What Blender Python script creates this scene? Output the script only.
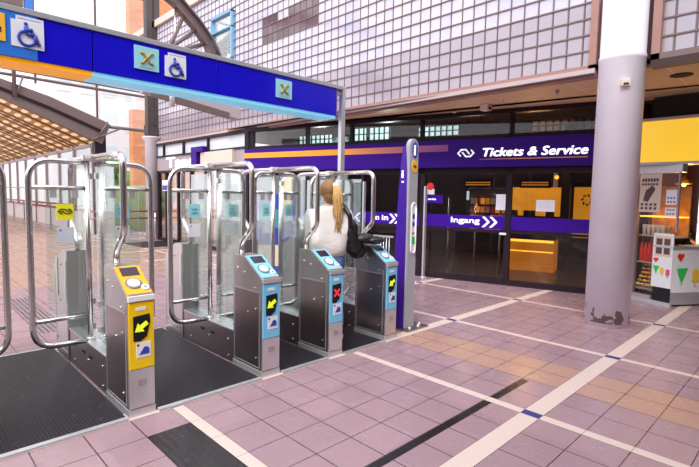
import bpy, bmesh, math, random
from mathutils import Vector, Matrix
random.seed(7)
PI = math.pi
scene = bpy.context.scene
COL = scene.collection
for o in list(bpy.data.objects): bpy.data.objects.remove(o)

# ------------------------------------------------------------ camera, world, light, exposure
cam_data = bpy.data.cameras.new('camera')
cam = bpy.data.objects.new('camera', cam_data); COL.objects.link(cam)
F_PX, PITCH, YAW, ROLL = 470.115, 0.07782, 0.77724, 0.018858
fwd = Vector((math.sin(YAW)*math.cos(PITCH), math.cos(YAW)*math.cos(PITCH), -math.sin(PITCH)))
rt = Vector((math.cos(YAW), -math.sin(YAW), 0)); up = rt.cross(fwd)
rt2 = rt*math.cos(ROLL) + up*math.sin(ROLL); up2 = -rt*math.sin(ROLL) + up*math.cos(ROLL)
cam.matrix_world = Matrix(((rt2.x, up2.x, -fwd.x, -1.535), (rt2.y, up2.y, -fwd.y, -3.311), (rt2.z, up2.z, -fwd.z, 1.591), (0, 0, 0, 1)))
cam_data.sensor_width = 36.0; cam_data.lens = 36.0*F_PX/699.0; cam_data.clip_start = 0.05; cam_data.clip_end = 300
scene.camera = cam

world = bpy.data.worlds.new('sky'); scene.world = world; world.use_nodes = True
wn = world.node_tree.nodes; wl = world.node_tree.links; wn.clear()
wo = wn.new('ShaderNodeOutputWorld'); wb = wn.new('ShaderNodeBackground')
wt = wn.new('ShaderNodeTexCoord'); wsep = wn.new('ShaderNodeSeparateXYZ'); wr = wn.new('ShaderNodeValToRGB')
wl.new(wt.outputs['Generated'], wsep.inputs[0]); wl.new(wsep.outputs['Z'], wr.inputs[0])
wr.color_ramp.elements[0].position = 0.0; wr.color_ramp.elements[0].color = (0.93, 0.86, 0.95, 1)
wr.color_ramp.elements[1].position = 0.6; wr.color_ramp.elements[1].color = (0.92, 0.95, 1.0, 1)
wl.new(wr.outputs[0], wb.inputs[0]); wb.inputs[1].default_value = 1.40
wl.new(wb.outputs[0], wo.inputs[0])
sun_d = bpy.data.lights.new('daylight_sun', 'SUN'); sun_d.energy = 2.6; sun_d.angle = 0.5; sun_d.color = (1, 0.96, 0.9)
sun = bpy.data.objects.new('daylight_sun', sun_d); COL.objects.link(sun); sun.location = (0, 0, 12)
sun.rotation_euler = Vector((0.75, 0.35, -0.9)).to_track_quat('-Z', 'Y').to_euler()
vs = scene.view_settings
vs.view_transform = 'Standard'; vs.look = 'None'; vs.gamma = 1.0; vs.exposure = 0.36; vs.use_curve_mapping = False

# ------------------------------------------------------------ materials
def mat(name, col, rough=0.5, metal=0.0, emit=0.0, noise=0.0, nscale=8.0, stretch=(1, 1, 1), bump=0.0, coat=0.0, emitcol=None, spec=None):
    m = bpy.data.materials.new(name); m.use_nodes = True
    nt = m.node_tree; b = nt.nodes['Principled BSDF']
    b.inputs['Base Color'].default_value = (*col, 1); b.inputs['Roughness'].default_value = rough
    b.inputs['Metallic'].default_value = metal; b.inputs['Coat Weight'].default_value = coat
    if spec is not None: b.inputs['Specular IOR Level'].default_value = spec
    if emit:
        b.inputs['Emission Color'].default_value = (*(emitcol or col), 1); b.inputs['Emission Strength'].default_value = emit
    if noise or bump:
        tc = nt.nodes.new('ShaderNodeTexCoord'); mp = nt.nodes.new('ShaderNodeMapping'); nz = nt.nodes.new('ShaderNodeTexNoise')
        mp.inputs['Scale'].default_value = stretch; nz.inputs['Scale'].default_value = nscale; nz.inputs['Detail'].default_value = 5
        nt.links.new(tc.outputs['Object'], mp.inputs[0]); nt.links.new(mp.outputs[0], nz.inputs['Vector'])
        if noise:
            mx = nt.nodes.new('ShaderNodeMix'); mx.data_type = 'RGBA'
            mx.inputs[6].default_value = (*[max(0, c*(1-noise)) for c in col], 1); mx.inputs[7].default_value = (*[min(1, c*(1+noise)) for c in col], 1)
            nt.links.new(nz.outputs['Fac'], mx.inputs[0]); nt.links.new(mx.outputs[2], b.inputs['Base Color'])
        if bump:
            bp = nt.nodes.new('ShaderNodeBump'); bp.inputs['Strength'].default_value = bump; bp.inputs['Distance'].default_value = 0.01
            nt.links.new(nz.outputs['Fac'], bp.inputs['Height']); nt.links.new(bp.outputs[0], b.inputs['Normal'])
    return m

def glass_mat(name, tint, gloss=0.08, rough=0.02, fres=1.0, haze=0.0):
    m = bpy.data.materials.new(name); m.use_nodes = True; nt = m.node_tree; nt.nodes.clear()
    out = nt.nodes.new('ShaderNodeOutputMaterial'); mx = nt.nodes.new('ShaderNodeMixShader')
    tr = nt.nodes.new('ShaderNodeBsdfTransparent'); gl = nt.nodes.new('ShaderNodeBsdfGlossy'); lw = nt.nodes.new('ShaderNodeFresnel')
    tr.inputs[0].default_value = (*tint, 1); gl.inputs['Roughness'].default_value = rough; gl.inputs[0].default_value = (1, 1, 1, 1)
    lw.inputs[0].default_value = 1.45
    ml = nt.nodes.new('ShaderNodeMath'); ml.operation = 'MULTIPLY_ADD'; ml.inputs[1].default_value = fres; ml.inputs[2].default_value = gloss
    ml.use_clamp = True
    nt.links.new(lw.outputs[0], ml.inputs[0]); nt.links.new(ml.outputs[0], mx.inputs[0])
    df = nt.nodes.new('ShaderNodeBsdfDiffuse'); df.inputs[0].default_value = (0.8, 0.86, 0.84, 1); m0 = nt.nodes.new('ShaderNodeMixShader'); m0.inputs[0].default_value = haze
    nt.links.new(tr.outputs[0], m0.inputs[1]); nt.links.new(df.outputs[0], m0.inputs[2])
    nt.links.new(m0.outputs[0], mx.inputs[1]); nt.links.new(gl.outputs[0], mx.inputs[2]); nt.links.new(mx.outputs[0], out.inputs[0])
    return m

class NG:
    """tiny node-math helper"""
    def __init__(s, nt): s.nt = nt
    def m(s, op, a, b=None, c=None):
        n = s.nt.nodes.new('ShaderNodeMath'); n.operation = op
        for i, v in enumerate((a, b, c)):
            if v is None: continue
            if isinstance(v, (int, float)): n.inputs[i].default_value = v
            else: s.nt.links.new(v, n.inputs[i])
        return n.outputs[0]
    def mix(s, f, a, b):
        n = s.nt.nodes.new('ShaderNodeMix'); n.data_type = 'RGBA'
        for i, v in ((0, f), (6, a), (7, b)):
            if isinstance(v, (int, float)): n.inputs[i].default_value = v
            elif isinstance(v, tuple): n.inputs[i].default_value = (*v, 1)
            else: s.nt.links.new(v, n.inputs[i])
        return n.outputs[2]
    def rng(s, v, lo, hi):
        return s.m('MULTIPLY', s.m('GREATER_THAN', v, lo), s.m('LESS_THAN', v, hi))

def floor_mat():
    m = bpy.data.materials.new('tiled_floor'); m.use_nodes = True; nt = m.node_tree; g = NG(nt)
    b = nt.nodes['Principled BSDF']; tc = nt.nodes.new('ShaderNodeTexCoord'); sp = nt.nodes.new('ShaderNodeSeparateXYZ')
    nt.links.new(tc.outputs['Object'], sp.inputs[0]); X, Y = sp.outputs[0], sp.outputs[1]
    def per(v, off, p): return g.m('MULTIPLY', g.m('FRACT', g.m('DIVIDE', g.m('ADD', v, off), p)), p)
    xp = per(X, 0.085+18.8, 1.88); yp = per(Y, 1.93+19.4, 1.94)
    sx = g.m('LESS_THAN', xp, 0.085); sy = g.m('LESS_THAN', yp, 0.14)
    jx = g.m('LESS_THAN', g.m('FRACT', g.m('DIVIDE', g.m('SUBTRACT', xp, 0.081), 0.2992)), 0.024)
    jy = g.m('LESS_THAN', g.m('FRACT', g.m('DIVIDE', g.m('SUBTRACT', yp, 0.136), 0.3)), 0.02)
    keep = g.m('MAXIMUM', g.m('LESS_THAN', Y, 2.3), g.m('GREATER_THAN', X, 2.7)); sx = g.m('MULTIPLY', sx, keep); sy = g.m('MULTIPLY', sy, keep)
    warm_reflection = g.m('MULTIPLY', g.m('GREATER_THAN', Y, 5.8), g.m('LESS_THAN', X, 4.2))  # warm reflection of the wooden canopy, painted into the far tile colour
    # per-tile random
    cx = g.m('FLOOR', g.m('DIVIDE', X, 0.3133)); cy = g.m('FLOOR', g.m('DIVIDE', g.m('ADD', Y, 1.79), 0.3233))
    cb = nt.nodes.new('ShaderNodeCombineXYZ'); nt.links.new(cx, cb.inputs[0]); nt.links.new(cy, cb.inputs[1])
    wh = nt.nodes.new('ShaderNodeTexWhiteNoise'); nt.links.new(cb.outputs[0], wh.inputs['Vector'])
    nz = nt.nodes.new('ShaderNodeTexNoise'); nz.inputs['Scale'].default_value = 1.3; nt.links.new(tc.outputs['Object'], nz.inputs['Vector'])
    base = g.mix(wh.outputs['Value'], (0.33, 0.215, 0.25), (0.40, 0.26, 0.295))
    base = g.mix(g.m('MULTIPLY', nz.outputs['Fac'], 0.5), base, (0.34, 0.215, 0.265))
    base = g.mix(g.m('MULTIPLY', warm_reflection, 0.75), base, (0.46, 0.29, 0.22))
    peach = g.m('MULTIPLY', g.rng(X, 2.48, 3.07), g.m('LESS_THAN', Y, 0.6))
    base = g.mix(g.m('MULTIPLY', peach, 0.75), base, (0.50, 0.29, 0.21))
    col = g.mix(g.m('MAXIMUM', g.m('MULTIPLY', jx, g.m('SUBTRACT', 1, sx)), g.m('MULTIPLY', jy, g.m('SUBTRACT', 1, sy))), base, (0.035, 0.02, 0.025))
    strip = g.m('MAXIMUM', sx, sy)
    cream = g.mix(g.m('MULTIPLY', jy, g.m('SUBTRACT', 1, sy)), (0.68, 0.54, 0.50), (0.36, 0.26, 0.25))
    col = g.mix(strip, col, cream)
    col = g.mix(g.m('MULTIPLY', sx, sy), col, (0.035, 0.04, 0.20))
    # black inlaid guide line and dark guide tiles
    blk = g.m('MULTIPLY', g.m('MULTIPLY', g.rng(Y, -1.56, -1.495), g.rng(X, -3.0, 2.45)), g.m('SUBTRACT', 1, sx))
    col = g.mix(g.m('MULTIPLY', blk, g.m('SUBTRACT', 1, jx)), col, (0.012, 0.010, 0.012))
    dk = g.m('MULTIPLY', g.rng(X, -0.385, -0.086), g.m('MAXIMUM', g.rng(Y, -6.0, -0.29), g.rng(Y, 2.75, 5.0)))
    groove = g.m('GREATER_THAN', g.m('FRACT', g.m('MULTIPLY', X, 20.0)), 0.5)
    dcol = g.mix(groove, (0.014, 0.009, 0.012), (0.03, 0.022, 0.028))
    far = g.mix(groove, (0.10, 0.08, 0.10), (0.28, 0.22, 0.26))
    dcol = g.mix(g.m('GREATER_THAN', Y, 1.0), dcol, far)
    col = g.mix(dk, col, dcol)
    nt.links.new(col, b.inputs['Base Color'])
    n2 = nt.nodes.new('ShaderNodeTexNoise'); n2.inputs['Scale'].default_value = 3.0; n2.inputs['Detail'].default_value = 6
    nt.links.new(tc.outputs['Object'], n2.inputs['Vector'])
    b.inputs['Roughness'].default_value = 0.3
    rr = g.m('MULTIPLY_ADD', n2.outputs['Fac'], 0.22, 0.16)
    nt.links.new(g.m('ADD', rr, g.m('MULTIPLY', strip, 0.15)), b.inputs['Roughness'])
    bp = nt.nodes.new('ShaderNodeBump'); bp.inputs['Strength'].default_value = 0.25; bp.inputs['Distance'].default_value = 0.003
    h = g.m('SUBTRACT', 1, g.m('MAXIMUM', jx, jy)); nt.links.new(h, bp.inputs['Height']); nt.links.new(bp.outputs[0], b.inputs['Normal'])
    return m

def mat_ribs():
    m = bpy.data.materials.new('ribbed_rubber'); m.use_nodes = True; nt = m.node_tree; g = NG(nt)
    b = nt.nodes['Principled BSDF']; tc = nt.nodes.new('ShaderNodeTexCoord'); sp = nt.nodes.new('ShaderNodeSeparateXYZ')
    nt.links.new(tc.outputs['Object'], sp.inputs[0])
    r = g.m('PINGPONG', sp.outputs[0], 0.011)
    nz = nt.nodes.new('ShaderNodeTexNoise'); nz.inputs['Scale'].default_value = 30; nt.links.new(tc.outputs['Object'], nz.inputs['Vector'])
    gr = g.m('MULTIPLY', r, 90.0)
    col = g.mix(gr, (0.006, 0.004, 0.008), (0.024, 0.018, 0.030))
    col = g.mix(g.m('GREATER_THAN', nz.outputs['Fac'], 0.72), col, (0.12, 0.1, 0.1))
    nt.links.new(col, b.inputs['Base Color']); b.inputs['Roughness'].default_value = 0.42; b.inputs['Specular IOR Level'].default_value = 0.22
    bp = nt.nodes.new('ShaderNodeBump'); bp.inputs['Strength'].default_value = 0.8; bp.inputs['Distance'].default_value = 0.004
    nt.links.new(gr, bp.inputs['Height']); nt.links.new(bp.outputs[0], b.inputs['Normal'])
    return m

def fade_mat(name, a, b_, x0, x1, rough=0.4):
    """colour a printed to colour b along local x"""
    m = bpy.data.materials.new(name); m.use_nodes = True; nt = m.node_tree; g = NG(nt); b = nt.nodes['Principled BSDF']
    tc = nt.nodes.new('ShaderNodeTexCoord'); sp = nt.nodes.new('ShaderNodeSeparateXYZ'); nt.links.new(tc.outputs['Object'], sp.inputs[0])
    f = g.m('DIVIDE', g.m('SUBTRACT', sp.outputs[0], x0), x1-x0); c = nt.nodes.new('ShaderNodeClamp'); nt.links.new(f, c.inputs[0])
    nt.links.new(g.mix(c.outputs[0], a, b_), b.inputs['Base Color']); b.inputs['Roughness'].default_value = rough
    return m

def block_mat(name, a, b_, emit=0.0):
    m = bpy.data.materials.new(name); m.use_nodes = True; nt = m.node_tree; g = NG(nt); nt.nodes.clear()
    out = nt.nodes.new('ShaderNodeOutputMaterial'); tc = nt.nodes.new('ShaderNodeTexCoord')
    vs_ = nt.nodes.new('ShaderNodeVectorMath'); vs_.operation = 'SNAP'; vs_.inputs[1].default_value = (0.21, 0.21, 0.21)
    nt.links.new(tc.outputs['Object'], vs_.inputs[0]); wh = nt.nodes.new('ShaderNodeTexWhiteNoise'); nt.links.new(vs_.outputs[0], wh.inputs['Vector'])
    nz = nt.nodes.new('ShaderNodeTexNoise'); nz.inputs['Scale'].default_value = 0.5; nt.links.new(tc.outputs['Object'], nz.inputs['Vector'])
    f = g.m('MULTIPLY_ADD', wh.outputs['Value'], 0.35, g.m('MULTIPLY', nz.outputs['Fac'], 0.7))
    col = g.mix(f, a, b_)
    d = nt.nodes.new('ShaderNodeBsdfDiffuse'); t = nt.nodes.new('ShaderNodeBsdfTranslucent'); gl = nt.nodes.new('ShaderNodeBsdfGlossy'); gl.inputs['Roughness'].default_value = 0.12
    for s_ in (d, t): nt.links.new(col, s_.inputs[0])
    m1 = nt.nodes.new('ShaderNodeMixShader'); m1.inputs[0].default_value = 0.5; nt.links.new(d.outputs[0], m1.inputs[1]); nt.links.new(t.outputs[0], m1.inputs[2])
    m2 = nt.nodes.new('ShaderNodeMixShader'); m2.inputs[0].default_value = 0.14; nt.links.new(m1.outputs[0], m2.inputs[1]); nt.links.new(gl.outputs[0], m2.inputs[2])
    nt.links.new(m2.outputs[0], out.inputs[0])
    return m

def pillar_mat():
    m = bpy.data.materials.new('painted_pillar'); m.use_nodes = True; nt = m.node_tree; g = NG(nt); b = nt.nodes['Principled BSDF']
    tc = nt.nodes.new('ShaderNodeTexCoord'); sp = nt.nodes.new('ShaderNodeSeparateXYZ'); nt.links.new(tc.outputs['Object'], sp.inputs[0])
    nz = nt.nodes.new('ShaderNodeTexNoise'); nz.inputs['Scale'].default_value = 9; nz.inputs['Detail'].default_value = 8; nt.links.new(tc.outputs['Object'], nz.inputs['Vector'])
    n2 = nt.nodes.new('ShaderNodeTexNoise'); n2.inputs['Scale'].default_value = 2.0; nt.links.new(tc.outputs['Object'], n2.inputs['Vector'])
    low = g.m('SUBTRACT', 0.66, g.m('MULTIPLY', g.m('SUBTRACT', 0.27, sp.outputs[2]), 0.9))
    dirt = g.m('MULTIPLY', g.m('GREATER_THAN', nz.outputs['Fac'], low), g.rng(sp.outputs[2], 0.05, 0.30))
    scuff = g.m('MULTIPLY', g.m('GREATER_THAN', nz.outputs['Fac'], 0.735), g.m('LESS_THAN', sp.outputs[2], 1.4))
    base = g.mix(n2.outputs['Fac'], (0.76, 0.71, 0.83), (0.90, 0.86, 0.94))
    c = g.mix(g.m('MAXIMUM', dirt, scuff), base, (0.24, 0.19, 0.16)); nt.links.new(c, b.inputs['Base Color']); b.inputs['Roughness'].default_value = 0.45
    return m

def perforated_mat():
    m = bpy.data.materials.new('perforated_wood_ceiling'); m.use_nodes = True; nt = m.node_tree; g = NG(nt); b = nt.nodes['Principled BSDF']
    tc = nt.nodes.new('ShaderNodeTexCoord'); sp = nt.nodes.new('ShaderNodeSeparateXYZ'); nt.links.new(tc.outputs['Object'], sp.inputs[0])
    fx = g.m('SUBTRACT', g.m('FRACT', g.m('DIVIDE', sp.outputs[0], 0.3)), 0.5); fy = g.m('SUBTRACT', g.m('FRACT', g.m('DIVIDE', sp.outputs[1], 1.2)), 0.5)
    fy2 = g.m('MULTIPLY', fy, 1.0)
    r = g.m('SQRT', g.m('ADD', g.m('MULTIPLY', fx, fx), g.m('MULTIPLY', fy2, fy2)))
    hole = g.m('LESS_THAN', r, 0.30)
    band = g.m('GREATER_THAN', g.m('ABSOLUTE', fy), 0.40)
    base = g.mix(band, (0.62, 0.33, 0.09), (0.07, 0.035, 0.02))
    c = g.mix(hole, base, (0.85, 0.62, 0.32)); nt.links.new(c, b.inputs['Base Color'])
    nt.links.new(g.m('MULTIPLY', hole, 0.35), b.inputs['Emission Strength']); b.inputs['Emission Color'].default_value = (1, 0.8, 0.5, 1)
    b.inputs['Roughness'].default_value = 0.5
    return m

def brick_mat(name, a, b_, sc=3.0):
    m = bpy.data.materials.new(name); m.use_nodes = True; nt = m.node_tree; b = nt.nodes['Principled BSDF']
    tc = nt.nodes.new('ShaderNodeTexCoord'); mp = nt.nodes.new('ShaderNodeMapping'); mp.inputs['Rotation'].default_value = (PI/2, 0, 0)
    br = nt.nodes.new('ShaderNodeTexBrick'); br.inputs['Scale'].default_value = sc
    br.inputs['Color1'].default_value = (*a, 1); br.inputs['Color2'].default_value = (*b_, 1); br.inputs['Mortar'].default_value = (0.5, 0.3, 0.25, 1)
    nt.links.new(tc.outputs['Object'], mp.inputs[0]); nt.links.new(mp.outputs[0], br.inputs['Vector']); nt.links.new(br.outputs['Color'], b.inputs['Base Color'])
    b.inputs['Roughness'].default_value = 0.8
    return m

def ceil_mat():
    m = bpy.data.materials.new('soffit_panels'); m.use_nodes = True; nt = m.node_tree; g = NG(nt); b = nt.nodes['Principled BSDF']
    tc = nt.nodes.new('ShaderNodeTexCoord'); sp = nt.nodes.new('ShaderNodeSeparateXYZ'); nt.links.new(tc.outputs['Object'], sp.inputs[0])
    j = g.m('LESS_THAN', g.m('FRACT', g.m('DIVIDE', sp.outputs[1], 0.6)), 0.02)
    j2 = g.m('LESS_THAN', g.m('FRACT', g.m('DIVIDE', g.m('ADD', sp.outputs[0], 0.05), 1.2)), 0.01)
    c = g.mix(g.m('MAXIMUM', j, j2), (0.78, 0.54, 0.33), (1.0, 0.85, 0.62)); nt.links.new(c, b.inputs['Base Color']); b.inputs['Roughness'].default_value = 0.6
    return m

M = dict(
    steel=mat('brushed_steel', (0.62, 0.59, 0.58), 0.30, 1.0, noise=0.12, nscale=14, stretch=(1, 1, 12)),
    tube=mat('polished_tube', (0.80, 0.76, 0.74), 0.27, 1.0),
    cast=mat('cast_bracket', (0.72, 0.70, 0.70), 0.35, 0.6),
    steel_light=mat('satin_steel', (0.70, 0.71, 0.74), 0.36, 0.75, noise=0.05),
    steel_dark=mat('dark_satin_steel', (0.42, 0.35, 0.35), 0.30, 1.0, noise=0.2, nscale=3),
    yellow=mat('yellow_plate', (0.95, 0.62, 0.0), 0.35, noise=0.04),
    orange_top=mat('amber_reader_face', (0.95, 0.45, 0.0), 0.3),
    blue=mat('light_blue_plate', (0.19, 0.58, 0.87), 0.35, noise=0.04),
    blue_top=mat('cyan_reader_face', (0.22, 0.64, 0.88), 0.3),
    screen=mat('dark_display', (0.03, 0.012, 0.035), 0.15), white=mat('white_plastic', (0.85, 0.85, 0.88), 0.4),
    ring=mat('grey_ring', (0.22, 0.2, 0.24), 0.3), black=mat('black_plastic', (0.012, 0.010, 0.013), 0.45, spec=0.25),
    lime=mat('lit_arrow', (0.75, 0.9, 0.02), 0.4, emit=0.35), red_lit=mat('lit_cross', (0.75, 0.03, 0.03), 0.4, emit=0.6),
    navy=mat('navy_print', (0.03, 0.06, 0.42), 0.5), white_print=mat('white_lettering', (0.9, 0.9, 0.93), 0.5, emit=0.45),
    glass_gate=glass_mat('gate_glass', (0.92, 0.985, 0.965), 0.03, haze=0.03, fres=0.7), glass_clear=glass_mat('leaf_glass', (0.95, 0.985, 0.97), 0.03, haze=0.08, fres=0.7),
    glass_shop=glass_mat('shop_glass', (0.86, 0.86, 0.84), 0.01, fres=0.55), glass_kiosk=glass_mat('kiosk_glass', (0.95, 0.93, 0.9), 0.0, fres=0.25), glass_hall=glass_mat('hall_glass', (0.93, 0.95, 0.94), 0.03, fres=0.8),
    sign_blue=mat('gantry_blue', (0.012, 0.008, 0.60), 0.16, noise=0.1, nscale=1.2, spec=0.35), sign_orange=mat('gantry_orange', (0.95, 0.38, 0.01), 0.4, emit=0.3),
    sign_sky=mat('gantry_sky_blue', (0.22, 0.62, 0.85), 0.4, emit=0.35), sign_pale=mat('pale_blue_panel', (0.04, 0.20, 0.72), 0.2),
    trim=mat('grey_aluminium', (0.50, 0.50, 0.54), 0.4, 0.5), sticker_cyan=mat('cyan_sticker', (0.33, 0.72, 0.82), 0.5),
    sticker_white=mat('white_sticker', (0.82, 0.83, 0.90), 0.5), gold=mat('gold_print', (0.45, 0.30, 0.04), 0.4), sticker_yel=mat('yellow_sticker', (0.9, 0.85, 0.02), 0.5),
    sticker_or=mat('orange_sticker', (0.95, 0.5, 0.03), 0.5), purple=mat('purple_fascia', (0.040, 0.004, 0.24), 0.45, spec=0.15), purple2=mat('purple_film', (0.048, 0.005, 0.30), 0.35, spec=0.2),
    stripe=fade_mat('orange_stripe', (0.95, 0.36, 0.02), (0.30, 0.06, 0.32), -3.6, -1.2), underline=fade_mat('underline_fade', (0.35, 0.08, 0.35), (0.95, 0.42, 0.05), -0.5, 0.3),
    frame=mat('dark_aluminium', (0.022, 0.012, 0.020), 0.45, 0.0, spec=0.2), frame_grey=mat('grey_panel', (0.36, 0.31, 0.34), 0.5), dark=mat('dark_recess', (0.012, 0.01, 0.011), 0.7),
    brown_beam=mat('brown_steel_paint', (0.17, 0.12, 0.115), 0.45, noise=0.1), copper=mat('copper_trim', (0.36, 0.19, 0.165), 0.5, 0.0, noise=0.15),
    pale_trim=mat('pale_trim', (0.50, 0.42, 0.43), 0.5), pier=mat('grey_pier_paint', (0.60, 0.56, 0.62), 0.5), hedge=mat('pale_hedge', (0.50, 0.60, 0.30), 0.8, noise=0.4, nscale=1.5), mortar=mat('block_mortar', (0.22, 0.15, 0.15), 0.8), block=block_mat('glass_block', (0.62, 0.62, 0.86), (0.97, 0.93, 0.97)), block_brown=block_mat('glass_block_brown', (0.10, 0.05, 0.07), (0.30, 0.20, 0.24)),
    block_low=block_mat('glass_block_low', (0.68, 0.61, 0.76), (0.82, 0.74, 0.85)),  # darker block copy, colour stands in for less light from behind
    white_wall=mat('white_parapet', (0.72, 0.68, 0.68), 0.5), rail_red=mat('red_rail', (0.42, 0.05, 0.05), 0.4), orange_wall=mat('orange_lit_panel', (0.9, 0.36, 0.03), 0.5, emit=0.42, emitcol=(1.0, 0.36, 0.02), noise=0.6, nscale=3),
    amber=mat('amber_glow', (1.0, 0.5, 0.05), 0.5, emit=1.6), kiosk_back=mat('kiosk_goods_wall', (0.55, 0.22, 0.05), 0.5, noise=0.9, nscale=9), amber_dim=mat('amber_dim', (0.45, 0.14, 0.01), 0.4, emit=0.28, emitcol=(1, 0.3, 0.01), noise=0.6, nscale=2.5),
    screen_or=mat('departure_text', (0.8, 0.3, 0.05), 0.5, emit=0.5), lit_win=mat('lit_window', (0.6, 0.85, 0.9), 0.5, emit=0.65), paper=mat('paper', (0.80, 0.81, 0.92), 0.7),
    red=mat('signal_red', (0.75, 0.03, 0.02), 0.45), kyellow=mat('kiosk_yellow', (0.88, 0.55, 0.015), 0.22, emit=0.5, emitcol=(1, 0.62, 0.05), noise=0.05), kbrown=mat('kiosk_dark_red', (0.12, 0.025, 0.015), 0.5),
    kwhite=mat('kiosk_white', (0.78, 0.80, 0.86), 0.4), bread=mat('pastry', (0.75, 0.30, 0.04), 0.6, noise=0.4, nscale=30), bread2=mat('roll_crust', (0.85, 0.52, 0.12), 0.6, noise=0.3, nscale=30), green=mat('icecream_green', (0.03, 0.55, 0.10), 0.4),
    pink=mat('icecream_pink', (0.75, 0.06, 0.22), 0.4), lolly=mat('icecream_yellow', (0.85, 0.55, 0.03), 0.4), copper_lamp=mat('brass_lamp', (0.8, 0.5, 0.25), 0.3, 0.8),
    jean=mat('blue_denim', (0.09, 0.17, 0.42), 0.8, noise=0.2, nscale=40), sweater=mat('cream_knit', (0.86, 0.82, 0.80), 0.9, noise=0.06, nscale=30, bump=0.6), skin=mat('skin', (0.70, 0.42, 0.32), 0.5),
    hair=mat('blond_hair', (0.66, 0.40, 0.15), 0.5, noise=0.5, nscale=30, stretch=(6, 6, 0.6), bump=0.8), hair_dark=mat('brown_hair_roots', (0.30, 0.15, 0.055), 0.5, noise=0.75, nscale=22, stretch=(5, 0.8, 5), bump=0.9), leather=mat('black_leather', (0.012, 0.010, 0.012), 0.38, noise=0.3, bump=0.8, nscale=14),
    foliage=mat('foliage', (0.10, 0.20, 0.04), 0.7, noise=0.5, nscale=4), bark=mat('bark', (0.12, 0.08, 0.06), 0.8), pale_bld=mat('pale_facade', (0.78, 0.70, 0.74), 0.8, noise=0.06, nscale=0.6), pale_win=mat('pale_window', (0.62, 0.66, 0.74), 0.3),
    green_glass=mat('green_roof_glass', (0.14, 0.25, 0.22), 0.3), orange_brick=brick_mat('orange_brick', (0.66, 0.21, 0.07), (0.78, 0.30, 0.12), 1.2), column_dark=mat('dark_column_paint', (0.075, 0.055, 0.055), 0.5), mesh=mat('wire_mesh', (0.12, 0.08, 0.08), 0.5), pave=mat('paving_outside', (0.45, 0.40, 0.40), 0.7),
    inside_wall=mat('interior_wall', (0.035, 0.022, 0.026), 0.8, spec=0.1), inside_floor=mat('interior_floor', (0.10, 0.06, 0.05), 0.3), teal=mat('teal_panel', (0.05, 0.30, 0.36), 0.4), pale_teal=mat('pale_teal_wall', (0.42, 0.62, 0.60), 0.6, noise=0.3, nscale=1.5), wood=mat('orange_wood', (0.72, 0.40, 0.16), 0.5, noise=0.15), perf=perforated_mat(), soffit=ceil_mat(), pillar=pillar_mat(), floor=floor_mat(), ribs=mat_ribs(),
    grey_pylon=mat('grey_pylon', (0.42, 0.42, 0.47), 0.4, noise=0.04), purple_pylon=mat('purple_pylon', (0.06, 0.012, 0.33), 0.3), hall_wall=mat('hall_wall_paint', (0.10, 0.075, 0.085), 0.7), shadow_brown=mat('brown_backing', (0.11, 0.06, 0.07), 0.7), beige=mat('beige_panel', (0.70, 0.58, 0.50), 0.5), skyblue_frame=mat('sky_blue_frame', (0.25, 0.50, 0.72), 0.5))

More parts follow.
